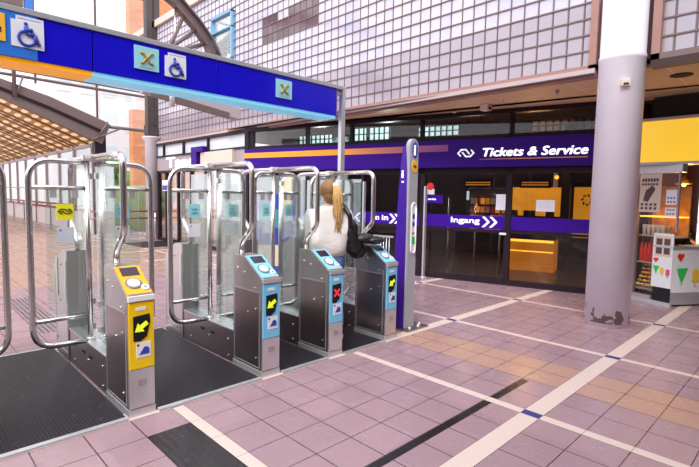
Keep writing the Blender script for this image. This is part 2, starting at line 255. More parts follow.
# ------------------------------------------------------------ mesh helpers
class B:
    def __init__(s): s.bm = bmesh.new(); s.mi = 0
    def _tag(s, faces):
        for f in faces: f.material_index = s.mi
    def box(s, x0, x1, y0, y1, z0, z1, bev=0.0, m=None):
        r = bmesh.ops.create_cube(s.bm, size=1.0)['verts']
        for v in r: v.co = Vector(((x0+x1)/2+v.co.x*(x1-x0), (y0+y1)/2+v.co.y*(y1-y0), (z0+z1)/2+v.co.z*(z1-z0)))
        if bev > 0:
            ed = list({e for v in r for e in v.link_edges})
            q = bmesh.ops.bevel(s.bm, geom=ed, offset=bev, segments=2, affect='EDGES', profile=0.6)
            r = list({v for f in q['faces'] for v in f.verts} | {v for v in r if v.is_valid})
        s._tag({f for v in r for f in v.link_faces})
        if m is not None: bmesh.ops.transform(s.bm, matrix=m, verts=r)
        return s
    def prism(s, pts, a, b, axis='x', bev=0.0):
        """extrude polygon pts between a and b along axis. pts are the two other coordinates in xyz order"""
        def mk(p, t): return Vector((t, p[0], p[1])) if axis == 'x' else Vector((p[0], t, p[1])) if axis == 'y' else Vector((p[0], p[1], t))
        v0 = [s.bm.verts.new(mk(p, a)) for p in pts]; v1 = [s.bm.verts.new(mk(p, b)) for p in pts]
        fs = [s.bm.faces.new(v0), s.bm.faces.new(v1[::-1])]
        n = len(pts)
        for i in range(n): fs.append(s.bm.faces.new((v0[i], v1[i], v1[(i+1) % n], v0[(i+1) % n])))
        bmesh.ops.recalc_face_normals(s.bm, faces=fs)
        s._tag(fs)
        if bev: bmesh.ops.bevel(s.bm, geom=list({e for f in fs for e in f.edges}), offset=bev, segments=2, affect='EDGES')
        return s
    def tube(s, pts, r, seg=12, caps=True):
        pts = [Vector(p) for p in pts]; rings = []
        t0 = (pts[1]-pts[0]).normalized(); a = Vector((0, 0, 1)) if abs(t0.z) < 0.9 else Vector((1, 0, 0))
        n = t0.cross(a).normalized()
        for i, p in enumerate(pts):
            t = ((pts[min(i+1, len(pts)-1)]-p).normalized() + (p-pts[max(i-1, 0)]).normalized()).normalized()
            n = (n - t*n.dot(t)).normalized(); b = t.cross(n)
            rr = r[i] if isinstance(r, (list, tuple)) else r
            rings.append([s.bm.verts.new(p + n*math.cos(2*PI*k/seg)*rr + b*math.sin(2*PI*k/seg)*rr) for k in range(seg)])
        fs = []
        for i in range(len(rings)-1):
            for k in range(seg): fs.append(s.bm.faces.new((rings[i][k], rings[i][(k+1) % seg], rings[i+1][(k+1) % seg], rings[i+1][k])))
        for f in fs: f.smooth = True
        if caps: fs += [s.bm.faces.new(rings[0][::-1]), s.bm.faces.new(rings[-1])]
        s._tag(fs); return s
    def disc(s, c, r, h, axis='z', seg=32, m=None):
        ax = {'x': (1, 0, 0), 'y': (0, 1, 0), 'z': (0, 0, 1)}[axis]; c = Vector(c); a = Vector(ax)
        return s.tube([c, c+a*h], r, seg)
    def lathe(s, prof, c=(0, 0, 0), seg=32):
        rings = []
        for (r, z) in prof: rings.append([s.bm.verts.new((c[0]+r*math.cos(2*PI*k/seg), c[1]+r*math.sin(2*PI*k/seg), c[2]+z)) for k in range(seg)])
        fs = []
        for i in range(len(rings)-1):
            for k in range(seg): fs.append(s.bm.faces.new((rings[i][k], rings[i][(k+1) % seg], rings[i+1][(k+1) % seg], rings[i+1][k])))
        for f in fs: f.smooth = True
        fs += [s.bm.faces.new(rings[0][::-1]), s.bm.faces.new(rings[-1])]
        s._tag(fs); return s
    def ball(s, c, rx, ry, rz, sub=2, jit=0.0):
        r = bmesh.ops.create_icosphere(s.bm, subdivisions=sub, radius=1.0)['verts']
        for v in r:
            k = 1+random.uniform(-jit, jit); v.co = Vector((c[0]+v.co.x*rx*k, c[1]+v.co.y*ry*k, c[2]+v.co.z*rz*k))
        fs = {f for v in r for f in v.link_faces}
        for f in fs: f.smooth = True
        s._tag(fs); return s
    def done(s, name, mats, parent=None, at=None):
        me = bpy.data.meshes.new(name); bmesh.ops.recalc_face_normals(s.bm, faces=s.bm.faces[:]) if False else None
        s.bm.to_mesh(me); s.bm.free()
        for m_ in (mats if isinstance(mats, (list, tuple)) else [mats]): me.materials.append(m_)
        o = bpy.data.objects.new(name, me); COL.objects.link(o)
        if parent: o.parent = parent
        if at is not None: o.matrix_local = at
        return o

def empty(name, label, cat, at=None, group=None):
    o = bpy.data.objects.new(name, None); COL.objects.link(o); o.empty_display_size = 0.1
    if at is not None: o.matrix_world = at
    return tag(o, label, cat, group)
def tag(o, label, cat, group=None, kind=None):
    o['label'] = label; o['category'] = cat
    if group: o['group'] = group
    if kind: o['kind'] = kind
    return o
def struct(o): o['kind'] = 'structure'; return o
def T(x, y, z=0, rz=0): return Matrix.Translation((x, y, z)) @ Matrix.Rotation(rz, 4, 'Z')
def fillet(pts, r, n=7):
    pts = [Vector(p) for p in pts]; out = [pts[0]]
    for i in range(1, len(pts)-1):
        a, p, c = pts[i-1], pts[i], pts[i+1]; d1 = (a-p).normalized(); d2 = (c-p).normalized()
        ang = d1.angle(d2); t = min(r/math.tan(ang/2), (a-p).length*0.49, (c-p).length*0.49)
        s_, e_ = p+d1*t, p+d2*t
        for k in range(n+1):
            u = k/n; out.append(s_*(1-u)**2 + p*2*u*(1-u) + e_*u*u)
    out.append(pts[-1]); return out
FRONT = Matrix(((1, 0, 0), (0, 0, -1), (0, 1, 0))).to_4x4()      # text plane x,z facing local -y
def text(string, size, mt, parent, x, y, z, extrude=0.003, bold=0.0, shear=0.0, name='lettering', width=None, frame=FRONT):
    cu = bpy.data.curves.new('t', 'FONT'); cu.body = string; cu.size = size; cu.extrude = extrude; cu.shear = shear
    cu.resolution_u = 3
    tmp = bpy.data.objects.new('t', cu); COL.objects.link(tmp)
    me = bpy.data.meshes.new_from_object(tmp.evaluated_get(bpy.context.evaluated_depsgraph_get()))
    bpy.data.objects.remove(tmp)
    xs = [v.co.x for v in me.vertices]; sx = 1.0
    if width: sx = width/(max(xs)-min(xs))
    me.transform(Matrix.Diagonal((sx, 1, 1, 1)))
    if bold:
        bb = bmesh.new()
        for dx, dy in ((-1, -0.6), (-1, 0.6), (1, -0.6), (1, 0.6), (0, 0), (-1, 0), (1, 0)):
            m2 = me.copy(); m2.transform(Matrix.Translation((dx*bold, dy*bold, 0))); bb.from_mesh(m2); bpy.data.meshes.remove(m2)
        bb.to_mesh(me); bb.free()
    me.materials.clear(); me.materials.append(mt)
    o = bpy.data.objects.new(name, me); COL.objects.link(o); o.parent = parent
    o.matrix_local = Matrix.Translation((x, y, z)) @ frame
    return o
def lens(a, b, n=8): return [a+(b-a)*i/n for i in range(n+1)]

# ------------------------------------------------------------ structure
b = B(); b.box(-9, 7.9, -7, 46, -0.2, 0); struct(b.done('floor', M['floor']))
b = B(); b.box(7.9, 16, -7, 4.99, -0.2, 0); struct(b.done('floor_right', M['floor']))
b = B(); b.box(4.3, 60, 46.2, 90, -0.25, -0.05); b.box(7.95, 60, 5.0, 46.1, -0.25, -0.05); struct(b.done('ground', M['pave']))

# unseen hall walls and overhead slab, added to darken reflections and shade the floor
b = B(); b.box(-12.2, -12, -12, 14, 0, 5.2); b.box(-12, -11.9, -12, 14, 2.6, 2.9); struct(b.done('wall_left', M['hall_wall']))
b = B(); b.box(-12, 16, -12.2, -12, 0, 6.4); struct(b.done('wall_rear', M['hall_wall']))
b = B(); b.box(-12, 16, -12, -5.0, 6.2, 6.5); struct(b.done('ceiling_shade_slab', M['hall_wall']))
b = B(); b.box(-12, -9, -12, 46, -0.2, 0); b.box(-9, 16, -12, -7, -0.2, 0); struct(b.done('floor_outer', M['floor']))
# glass-block upper wall (plane x = 5.2)
PITCHB = 0.21; GX = 5.2; Y0 = -1.06; Z0 = 3.37; NC = 67; NR = 18; LOWROWS = 4
def block_wall(y_start, ncol, nrow, direction=1, skip=None):
    mo = B(); bl = B()
    ya, yb = sorted((y_start, y_start+direction*ncol*PITCHB))
    for i in range(ncol+1):
        y = y_start+direction*i*PITCHB
        if skip and skip(y, 6.0): mo.box(GX-0.002, GX+0.05, y-0.005, y+0.005, Z0, 5.2); mo.box(GX-0.002, GX+0.05, y-0.005, y+0.005, 6.45, Z0+nrow*PITCHB)
        else: mo.box(GX-0.002, GX+0.05, y-0.005, y+0.005, Z0, Z0+nrow*PITCHB)
    for j in range(nrow+1):
        z = Z0+j*PITCHB
        if skip and skip(8.6, z): mo.box(GX-0.008, GX+0.05, ya, 8.05, z-0.0095, z+0.0095); mo.box(GX-0.008, GX+0.05, 9.15, yb, z-0.0095, z+0.0095)
        else: mo.box(GX-0.008, GX+0.05, ya, yb, z-0.0095, z+0.0095)
    for i in range(ncol):
        for j in range(nrow):
            y0 = y_start+direction*i*PITCHB; y0, y1 = sorted((y0, y0+direction*PITCHB)); z0 = Z0+j*PITCHB; z1 = z0+PITCHB
            if skip and skip((y0+y1)/2, (z0+z1)/2): continue
            bl.mi = 1 if j < LOWROWS else 0
            if skip and 4.7 < (y0+y1)/2 < 6.7 and 5.2 < (z0+z1)/2 < 5.85 and random.random() < 0.93: bl.mi = 2
            e = 0.016
            o_ = [bl.bm.verts.new((GX+0.02, yy, zz)) for yy, zz in ((y0, z0), (y1, z0), (y1, z1), (y0, z1))]
            i_ = [bl.bm.verts.new((GX+0.004, yy, zz)) for yy, zz in ((y0+e, z0+e), (y1-e, z0+e), (y1-e, z1-e), (y0+e, z1-e))]
            fs = [bl.bm.faces.new(i_[::-1])]+[bl.bm.faces.new((o_[k], i_[k], i_[(k+1) % 4], o_[(k+1) % 4])) for k in range(4)]
            for f in fs: f.material_index = bl.mi
    return mo, bl
skipwin = lambda y, z: 8.05 < y < 9.15 and 5.2 < z < 6.45
mo, bl = block_wall(Y0, NC, NR, 1, skipwin)
w = struct(mo.done('wall_right', M['mortar'])); bl.done('glass_block_infill', [M['block'], M['block_low'], M['block_brown']], w)
mo, bl = block_wall(-1.68, 12, 12, -1)
w = struct(mo.done('wall_right_near', M['mortar'])); bl.done('glass_block_infill', [M['block_low'], M['block_low']], w)
struct(B().box(5.10, 5.35, -1.06, 15.0, 7.15, 7.36).done('trim_9', M['beige']))
# spandrel slab behind the low rows, roof of the shops, soffit
b = B(); b.box(5.28, 5.40, -6.5, 13.0, 3.37, 4.21); struct(b.done('wall_spandrel', M['shadow_brown']))
b = B(); b.box(5.41, 16, -6.9, 13.0, 3.66, 3.78); struct(b.done('ceiling_slab', M['inside_wall']))
b = B(); b.prism([(5.26, -6.5), (5.26, 8.0), (4.9, 8.0), (7.45, -1.35), (7.45, -6.5)][::1], 3.25, 3.30, 'z'); struct(b.done('ceiling', M['soffit']))
b = B(); b.prism([(5.10, 3.37), (5.27, 3.37), (5.27, 3.22), (5.16, 3.22), (5.16, 3.27), (5.10, 3.30)], Y0, 13.05, 'y'); struct(b.done('trim_1', M['copper']))
b = B(); b.box(5.07, 5.13, Y0, 13.05, 3.255, 3.315); struct(b.done('trim_2', M['pale_trim']))
b = B(); b.box(5.10, 5.26, Y0, Y0+0.09, 3.315, 9); b.done('trim_3', M['copper']); struct(bpy.data.objects['trim_3'])
b = B(); b.box(5.10, 5.26, -1.77, -1.68, 3.30, 9); struct(b.done('trim_4', M['copper']))
b = B(); b.prism([(5.10, 3.37), (5.27, 3.37), (5.27, 3.22), (5.16, 3.22), (5.10, 3.30)], -5.0, -1.68, 'y'); struct(b.done('trim_5', M['brown_beam']))

# blue framed opening in the glass-block wall
wn_ = B(); 
for (y0, y1, z0, z1) in ((8.04, 8.09, 5.2, 6.45), (9.12, 9.17, 5.2, 6.45), (8.04, 9.17, 5.18, 5.23), (8.04, 9.17, 6.41, 6.46), (8.04, 9.17, 6.02, 6.05)): wn_.box(5.12, 5.25, y0, y1, z0, z1)
wo_ = struct(wn_.done('window_1', M['skyblue_frame'])); p = B(); p.box(5.2, 5.21, 8.1, 9.1, 5.24, 6.42); p.done('pane', M['glass_hall'], wo_)
# round pillar
bp_ = B(); bp_.lathe([(0.262, 0.0), (0.262, 3.34), (0.266, 3.345), (0.266, 3.40), (0.256, 3.41), (0.256, 9.0)], (0, 0, 0), 64)
pl_ = bp_.done('pillar', M['pillar'], None, T(5.13, -1.365)); struct(pl_)
b = B(); b.box(-0.05, 0.05, -0.05, 0.05, -0.035, 0.045, 0.008); sb = b.done('motion_sensor', M['beige'], None, Matrix.Translation((5.13-0.265*0.90, -1.365-0.265*0.43, 3.02)) @ Matrix.Rotation(0.55, 4, 'Z'))
tag(sb, 'small beige motion sensor fixed high on the round white pillar', 'sensor')
b = B(); b.box(-0.052, -0.045, -0.03, 0.03, -0.025, 0.0); b.done('lens', M['dark'], sb)

# ------------------------------------------------------------ shop front (local frame: x right along glass, y into shop)
SF = T(6.657, 0.84, 0, math.atan2(-0.9678, 0.2517))
XL, XR = -6.42, 1.98
b = B()
b.box(XL, XR, -0.04, 0.08, 0.0, 0.10); b.box(XL, XR, -0.03, 0.07, 2.08, 2.20)      # sill, head
b.box(XL, XR, -0.03, 0.07, 2.70, 2.80); b.box(XL, XR, -0.06, 0.10, 3.17, 3.27)
for x in (-1.70, 0.0, 1.62): b.box(x-0.05, x+0.05, -0.03, 0.07, 0.0, 2.75)
for x in (-4.6, -3.1): b.box(x-0.03, x+0.03, -0.02, 0.06, 0.0, 2.2)
for x in (-6.3, -4.6, -3.4, -1.75, 0.0, 1.7): b.box(x-0.035, x+0.035, -0.03, 0.07, 2.75, 3.2)
b.box(XL-0.1, XL+0.02, -0.05, 0.10, 0, 3.27)
b.box(XL, XR, 0.0, 0.04, 0.97, 1.02)
sf = struct(b.done('wall_shopfront', M['frame'], None, SF))
b = B(); b.box(XL, XR, 0.015, 0.025, 0.10, 2.1); b.done('pane', M['glass_shop'], sf)
b = B(); b.box(XL, XR, 0.015, 0.025, 2.8, 3.17); b.done('clerestory_pane', M['glass_shop'], sf)
# film band with lettering
fb = empty('window_film', 'deep purple film band with white Ingang lettering and arrows across the shop glass', 'window film', SF)
b = B(); b.box(-1.65, -0.05, -0.004, 0.010, 1.035, 1.28); b.box(0.05, 1.57, -0.004, 0.010, 1.035, 1.28); b.box(XL+0.05, -1.75, -0.004, 0.010, 1.035, 1.28); b.done('band', M['purple2'], fb)
text('Ingang', 0.145, M['white_print'], fb, -1.10, -0.006, 1.135, 0.002, 0.004, width=0.56)
text('on', 0.16, M['white_print'], fb, -2.88, -0.006, 1.115, 0.002, 0.004, width=0.19); text('in', 0.16, M['white_print'], fb, -2.62, -0.006, 1.115, 0.002, 0.004, width=0.14)
def chevron(bb, x, z, h, w, th, y=-0.008, s=1):
    bb.prism([(x, z+h/2), (x+s*th, z+h/2), (x+s*(th+w), z), (x+s*th, z-h/2), (x, z-h/2), (x+s*w, z)], y, y+0.003, 'y')
for (x, z, s_) in ((-0.48, 1.165, 1), (-0.34, 1.165, 1), (-2.44, 1.15, 1), (-2.32, 1.15, 1), (-3.00, 1.15, -1), (-3.14, 1.15, -1)):
    b = B(); chevron(b, x, z, 0.20, 0.10, 0.055, s=s_); b.done('arrow', M['white_print'], fb)
# fascia sign
fs = empty('fascia_sign', 'long purple shop fascia reading Tickets & Service with an orange stripe', 'sign', SF)
b = B(); b.box(XL, XR-0.35, -0.16, -0.035, 2.19, 2.715, 0.006); b.done('panel', M['purple'], fs)
b = B(); b.box(XL, -1.14, -0.168, -0.159, 2.50, 2.625); b.done('stripe', M['stripe'], fs)
text('Tickets & Service', 0.215, M['white_print'], fs, -0.50, -0.166, 2.385, 0.006, 0.0065, 0.22, width=1.74)
b = B(); b.box(-0.53, 1.28, -0.168, -0.159, 2.325, 2.34); b.done('underline', M['underline'], fs)
def ns_logo(parent, x, z, w, h, m, y=-0.166, th=0.026):
    bb = B()
    def poly(pts): 
        for i in range(len(pts)-1):
            a = Vector(pts[i]); c = Vector(pts[i+1]); d = (c-a).normalized(); n = Vector((-d.y, d.x))*th/2; a = a-d*th*0.3; c = c+d*th*0.3
            bb.prism([tuple(a+n), tuple(c+n), tuple(c-n), tuple(a-n)], y-0.002, y+0.006, 'y')
    L = [(-0.5, 0), (-0.3, 0.34), (0.02, 0.34), (0.16, 0.12), (0.3, -0.12)]
    poly([(x-0.34*w, z-0.27*h), (x-0.5*w, z), (x-0.3*w, z+0.34*h), (x-0.0*w, z+0.34*h), (x+0.22*w, z-0.08*h)])
    poly([(x+0.34*w, z+0.27*h), (x+0.5*w, z), (x+0.3*w, z-0.34*h), (x+0.0*w, z-0.34*h), (x-0.22*w, z+0.08*h)])
    return bb.done('emblem', m, parent)
ns_logo(fs, -0.79, 2.455, 0.30, 0.19, M['white_print'])

def shopthing(name, label, cat, group=None): return empty(name, label, cat, SF, group)
def notice(x0, x1, z0, z1, label, m='paper', lines=5):
    p = tag(B().box(x0, x1, -0.004, 0.008, z0, z1).done('paper_notice', M[m], None, SF), label, 'notice', 'paper notices on the glass')
    l = B()
    for i in range(lines):
        zz = z1-(z1-z0)*(i+1.2)/(lines+1.5); l.box(x0+(x1-x0)*0.12, x1-(x1-x0)*random.uniform(0.12, 0.3), -0.0055, -0.003, zz-0.006, zz+0.002)
    l.done('printed_lines', M['pale_win'], p)
notice(-0.23, -0.03, 1.40, 1.69, 'tall white paper notice taped left of the middle shop mullion')
notice(0.48, 0.79, 1.395, 1.60, 'wide white paper notice taped on the shop glass right of the middle mullion')
st = shopthing('door_sticker', 'round red and white sticker above a purple poster at the left shop glass', 'sticker')
B().disc((-1.54, -0.006, 1.83), 0.075, 0.006, 'y').done('disc', M['red'], st)
B().box(-1.63, -1.45, -0.004, 0.006, 1.67, 1.78).done('label_panel', M['paper'], st)
pz = shopthing('window_poster', 'small purple poster taped low left of the shop glass', 'poster')
B().box(-1.62, -1.27, -0.004, 0.006, 1.50, 1.66).done('sheet', M['purple2'], pz)
text('service', 0.06, M['white_print'], pz, -1.58, -0.006, 1.56, 0.001, 0.001)
tg = tag(B().box(-0.13, -0.01, -0.06, -0.045, 0.94, 0.98).done('door_tag', M['paper'], None, SF), 'tiny white tag on the shop mullion below the purple band', 'tag')

# interior of the shop
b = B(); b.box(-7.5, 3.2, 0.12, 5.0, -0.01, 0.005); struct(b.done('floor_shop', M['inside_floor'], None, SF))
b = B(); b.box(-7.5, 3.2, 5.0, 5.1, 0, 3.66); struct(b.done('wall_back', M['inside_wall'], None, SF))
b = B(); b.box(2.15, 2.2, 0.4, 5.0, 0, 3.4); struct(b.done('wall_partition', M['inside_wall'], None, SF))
def sh_box(name, label, cat, x0, x1, y0, y1, z0, z1, m, group=None): return tag(B().box(x0, x1, y0, y1, z0, z1, 0.004).done(name, M[m], None, SF), label, cat, group)
ow = sh_box('wall_panel', 'broad orange lit wall panel behind the ticket counter', 'panel', -0.64, 0.52, 3.0, 3.08, 1.22, 1.90, 'orange_wall', 'orange wall panels')
ow2 = sh_box('wall_panel', 'narrow orange lit wall panel with black swirl right of the counter', 'panel', 0.80, 1.45, 3.0, 3.08, 0.75, 1.91, 'orange_wall', 'orange wall panels')
sw = B()
for k in range(7):
    a = k*0.9; sw.tube([(1.07+0.07*math.cos(a), 2.985, 1.62+0.09*math.sin(a)), (1.07+0.12*math.cos(a+0.5), 2.985, 1.62+0.13*math.sin(a+0.5))], 0.02, 6)
sw.done('swirl', M['dark'], ow2)
B().box(0.80, 1.45, 2.96, 3.09, 1.93, 1.99).done('lintel', M['frame'], ow2)
ct = shopthing('service_counter', 'long low ticket counter with glowing amber front edge', 'counter')
B().box(-0.45, 0.55, 2.1, 2.7, 0.0, 0.72).done('body', M['amber_dim'], ct)
B().box(-0.45, 0.55, 2.05, 2.75, 0.72, 0.78).done('top', M['frame'], ct)
B().box(-0.43, 0.53, 2.07, 2.10, 0.66, 0.71).done('glow_strip', M['amber'], ct)
B().box(-0.43, 0.53, 2.08, 2.10, 0.44, 0.46).done('lower_strip', M['amber'], ct)
sh_box('interior_column', 'dark square column inside the shop between the orange panels', 'column', 0.57, 0.75, 2.6, 2.9, 0, 3.3, 'frame')
sh_box('interior_pipe', 'pale grey round-fronted column inside the shop above the counter', 'column', 0.30, 0.40, 3.3, 3.4, 1.9, 3.3, 'frame_grey')
for (x0, x1, z0, z1, lab) in ((-1.28, -0.72, 1.90, 1.99, 'small orange lit display board hanging at the left inside the shop'), (-0.07, 0.46, 1.90, 1.985, 'small orange lit display board hanging above the ticket counter')):
    d = shopthing('display_board', lab, 'display board', 'display boards in the shop')
    B().box(x0-0.04, x1+0.04, 1.5, 1.55, z0-0.05, z1+0.06).done('housing', M['black'], d)
    for i in range(2):
        t_ = B()
        for j in range(9): t_.box(x0+j*(x1-x0)/9, x0+(j+0.8)*(x1-x0)/9, 1.49, 1.50, z0+i*0.05, z0+i*0.05+0.025)
        t_.done('lit_text_row', M['screen_or'], d)
    B().box((x0+x1)/2-0.01, (x0+x1)/2+0.01, 1.51, 1.53, z1+0.06, 3.66).done('hanger', M['black'], d)
for i, (x, z, lab) in enumerate(((-1.28, 1.67, 'slim white lit tube lamp on the left inside the shop'), (0.60, 2.07, 'small amber spotlight glowing above the orange panel'))):
    t_ = shopthing('tube_lamp' if i == 0 else 'spotlight', lab, 'lamp')
    if i == 0: B().box(x-0.02, x+0.03, 1.65, 1.69, z-0.1, z+0.1, 0.005).done('tube', M['lit_win'], t_)
    else: B().disc((x, 1.5, z), 0.04, 0.05, 'y').done('bulb', M['amber'], t_)
    B().box(x-0.006, x+0.006, 1.515 if i else 1.665, 1.53 if i else 1.68, z+0.03, 3.66).done('hanger', M['black'], t_)
# shelves with brochures behind the left pane
rk = shopthing('brochure_rack', 'brochure rack with rows of orange and white leaflets behind the Ingang glass', 'rack')
B().box(-1.40, -0.55, 2.30, 2.36, 0.8, 1.75).done('backboard', M['shadow_brown'], rk)
for m_, k0 in (('amber_dim', 0), ('beige', 1), ('red', 2), ('screen_or', 3)):
    q = B()
    for r_ in range(4):
        for c_ in range(7):
            if (r_*3+c_*5) % 4 == k0: q.box(-1.38+c_*0.118, -1.29+c_*0.118, 2.26, 2.30, 0.88+r_*0.2, 1.02+r_*0.2)
    q.done('leaflets', M[m_], rk)
for x in (-1.55, -0.95, -0.42):
    tag(B().tube([(x, 1.2, 0.0), (x, 1.2, 1.62)], 0.018, 8).done('queue_pole', M['tube'], None, SF), ['thin steel queue pole at the left inside the shop', 'thin steel queue pole below the Ingang lettering inside the shop', 'thin steel queue pole beside the middle shop mullion, inside'][[-1.55, -0.95, -0.42].index(x)], 'pole', 'queue poles inside the shop')
for i, (x, w_) in enumerate(((-0.52, 0.22), (-0.18, 0.26), (0.30, 0.18))):
    m_ = shopthing('desk_monitor', ['dark desk monitor at the left end of the ticket counter', 'dark desk monitor in the middle of the ticket counter', 'dark desk monitor at the right end of the ticket counter'][i], 'monitor', 'desk monitors on the ticket counter')
    B().box(x, x+w_, 2.35, 2.38, 1.05, 1.36, 0.01).done('screen', M['black'], m_); B().box(x+w_/2-0.02, x+w_/2+0.02, 2.36, 2.40, 0.80, 1.06).done('stand', M['black'], m_); B().box(x+w_/2-0.08, x+w_/2+0.08, 2.30, 2.44, 0.781, 0.80).done('foot', M['black'], m_)
# clerestory windows lit at the back
for i, (x0, x1, z0, z1) in enumerate(((-7.1, -5.9, 3.18, 3.46), (-5.26, -4.72, 3.2, 3.58), (-4.6, -3.95, 3.2, 3.58), (-3.1, -2.0, 3.22, 3.50), (-0.2, 1.3, 3.2, 3.48))):
    f = B(); x = x0
    f.box(x0-0.03, x1+0.03, 2.97, 2.99, z0-0.02, z0+0.02); f.box(x0-0.03, x1+0.03, 2.97, 2.99, z1-0.02, z1+0.02); f.box(x0-0.03, x1+0.03, 2.97, 2.99, (z0+z1)/2-0.012, (z0+z1)/2+0.012)
    while x <= x1+0.01: f.box(x-0.02, x+0.02, 2.97, 2.99, z0, z1); x += 0.16
    w = struct(f.done('window_%d' % (i+2), M['frame'], None, SF)); B().box(x0, x1, 3.0, 3.02, z0, z1).done('pane', M['lit_win'] if i < 4 else M['frame_grey'], w)
for k, (x, y, z, pw, c_) in enumerate(((0.1, 1.8, 2.6, 22, (1, 0.5, 0.15)), (-1.4, 2.2, 2.7, 10, (1, 0.7, 0.45)), (-3.6, 2.2, 2.8, 60, (0.85, 1, 0.95)), (-5.6, 2.0, 2.8, 60, (0.9, 1, 0.95)))):  # point lights without fixtures, added to brighten the enclosed shop
    L = bpy.data.lights.new('shop_fill_light', 'POINT'); L.energy = pw; L.color = c_; L.shadow_soft_size = 0.15
    lo = bpy.data.objects.new('shop_fill_light', L); COL.objects.link(lo); lo.matrix_world = SF @ Matrix.Translation((x, y, z))

# soffit fittings
for (x, y, s_, lab, nm) in ((6.02, 1.02, 0.075, 'square beige camera housing under the soffit above Tickets lettering', 'soffit_camera'), (6.20, 1.78, 0.04, 'small round smoke detector under the soffit left of the camera', 'smoke_detector'), (5.86, 0.62, 0.018, 'tiny sprinkler head under the soffit near the shop sign', 'sprinkler_head')):
    if nm == 'soffit_camera': o = B().box(x-s_, x+s_, y-s_, y+s_, 3.14, 3.249, 0.01).done(nm, M['beige']); B().box(x-0.04, x+0.04, y-0.085, y-0.07, 3.15, 3.19).done('lens', M['dark'], o)
    else: o = B().lathe([(s_*0.6, -0.04), (s_, -0.02), (s_, 0)], (x, y, 3.249), 16).done(nm, M['beige'])
    tag(o, lab, 'fitting')
o = B().lathe([(0.02, -0.06), (0.03, -0.03), (0.02, 0)], (5.72, -0.33, 3.249), 12).done('sprinkler_head', M['frame_grey']); tag(o, 'tiny sprinkler head under the soffit close to the round pillar', 'fitting')
o = B().lathe([(0.11, -0.012), (0.13, -0.006), (0.13, 0)], (5.89, -1.85, 3.249), 24).done('downlight', M['dark']); tag(o, 'round dark recessed downlight in the soffit right of the pillar', 'lamp')

# ------------------------------------------------------------ wall under the far part of the blocks (x about 5.1)
b = B()
b.box(5.06, 5.16, 7.05, 12.75, 2.32, 2.80)
wl_ = struct(b.done('wall_far_right', M['frame_grey']))
b = B(); b.box(5.03, 5.15, 7.05, 12.75, 2.78, 2.83); b.box(5.03, 5.15, 7.05, 12.75, 3.17, 3.25)
for y in (7.08, 9.2, 10.75, 12.2): b.box(5.03, 5.15, y-0.04, y+0.04, 2.8, 3.2)
struct(b.done('trim_6', M['frame'])); 
b = B(); b.box(5.09, 5.10, 7.05, 12.75, 2.83, 3.17); struct(b.done('window_8', M['pale_win']))
b = B()
for y in (7.08, 8.2, 9.4, 10.3, 11.2, 12.1, 12.7): b.box(5.05, 5.15, y-0.045, y+0.045, 0, 2.34)
b.box(5.05, 5.15, 7.05, 12.75, 2.26, 2.34); b.box(5.05, 5.15, 7.05, 12.75, 0, 0.1)
w = struct(b.done('window_9', M['frame'])); B().box(5.10, 5.11, 7.05, 12.75, 0.1, 2.3).done('pane', M['glass_shop'], w)
b = B(); b.box(8.4, 8.5, 7.0, 13, 0, 3.4); struct(b.done('wall_inner', M['pale_teal']))
pw = [('orange_wood', 'tall orange wood panel behind the far glass doors', 9.95, 10.75, 0.3, 2.2, 'wood', 5.5), ('beige_cabinet', 'beige cabinet behind the far glass doors right of the wood panel', 8.7, 9.35, 0.2, 1.9, 'beige', 5.6)]
for nm, lab, y0, y1, z0, z1, mm, x in pw:
    tag(B().box(x, x+0.12, y0, y1, 0.0, z1, 0.01).done('room_divider' if 'wood' in nm else 'storage_cabinet', M[mm]), lab, 'panel' if 'wood' in nm else 'cabinet')
ps = tag(B().box(5.02, 5.045, 11.75, 12.25, 1.68, 2.02).done('blue_poster', M['white_print']), 'blue and white poster on the far glass door beside the grey column', 'poster')
B().box(5.01, 5.02, 11.78, 12.22, 1.70, 1.86).done('picture', M['navy'], ps)
# white lettering on grey wall (clock-like signboard) and purple flag sign
RZ = Matrix(((0, 0, -1), (-1, 0, 0), (0, 1, 0))).to_4x4()
ls = empty('wall_lettering', 'bold white shop lettering on the grey wall under the far windows', 'sign')
text('Taas', 0.46, M['white_print'], ls, 5.05, 12.0, 2.43, 0.01, 0.016, width=1.9, frame=RZ)
fg = empty('flag_sign', 'narrow purple sign standing out from the grey wall above the gates', 'sign')
B().box(4.9, 5.05, 9.62, 9.95, 2.45, 2.95).done('upright', M['purple'], fg); B().box(4.9, 5.05, 9.25, 9.62, 2.80, 2.95).done('arm', M['purple'], fg)
tag(B().box(4.97, 5.055, 7.75, 9.5, 2.42, 2.78).done('beige_signboard', M['beige']), 'plain beige signboard on the grey wall right of the purple flag sign', 'sign')

# dark steel corner column and grey pier
cc = B(); cc.box(4.84, 5.02, 12.95, 13.2, 3.5, 9.5); cc.box(5.10, 5.28, 12.95, 13.2, 3.3, 9.5)
cc.prism([(4.82, 3.9), (5.30, 3.7), (5.25, 3.45), (4.95, 3.45), (4.82, 3.6)], 12.9, 13.25, 'y'); struct(cc.done('wall_corner_column', M['column_dark']))
cc = B(); cc.lathe([(0.22, 0), (0.22, 3.35), (0.30, 3.45), (0.30, 3.5)], (5.0, 13.05, 0), 28); struct(cc.done('wall_corner_pier', M['pier']))
rr = empty('barrier_rail', 'pair of dark red horizontal rails crossing in front of the far grey pier', 'railing')
for z in (0.99, 0.76): B().tube([(2.7, 12.6, z), (4.95, 12.6, z)], 0.028, 10).done('rail', M['rail_red'], rr)
for x in (2.75, 4.9): B().tube([(x, 12.6, 0), (x, 12.6, 1.02)], 0.022, 10).done('post', M['tube'], rr)
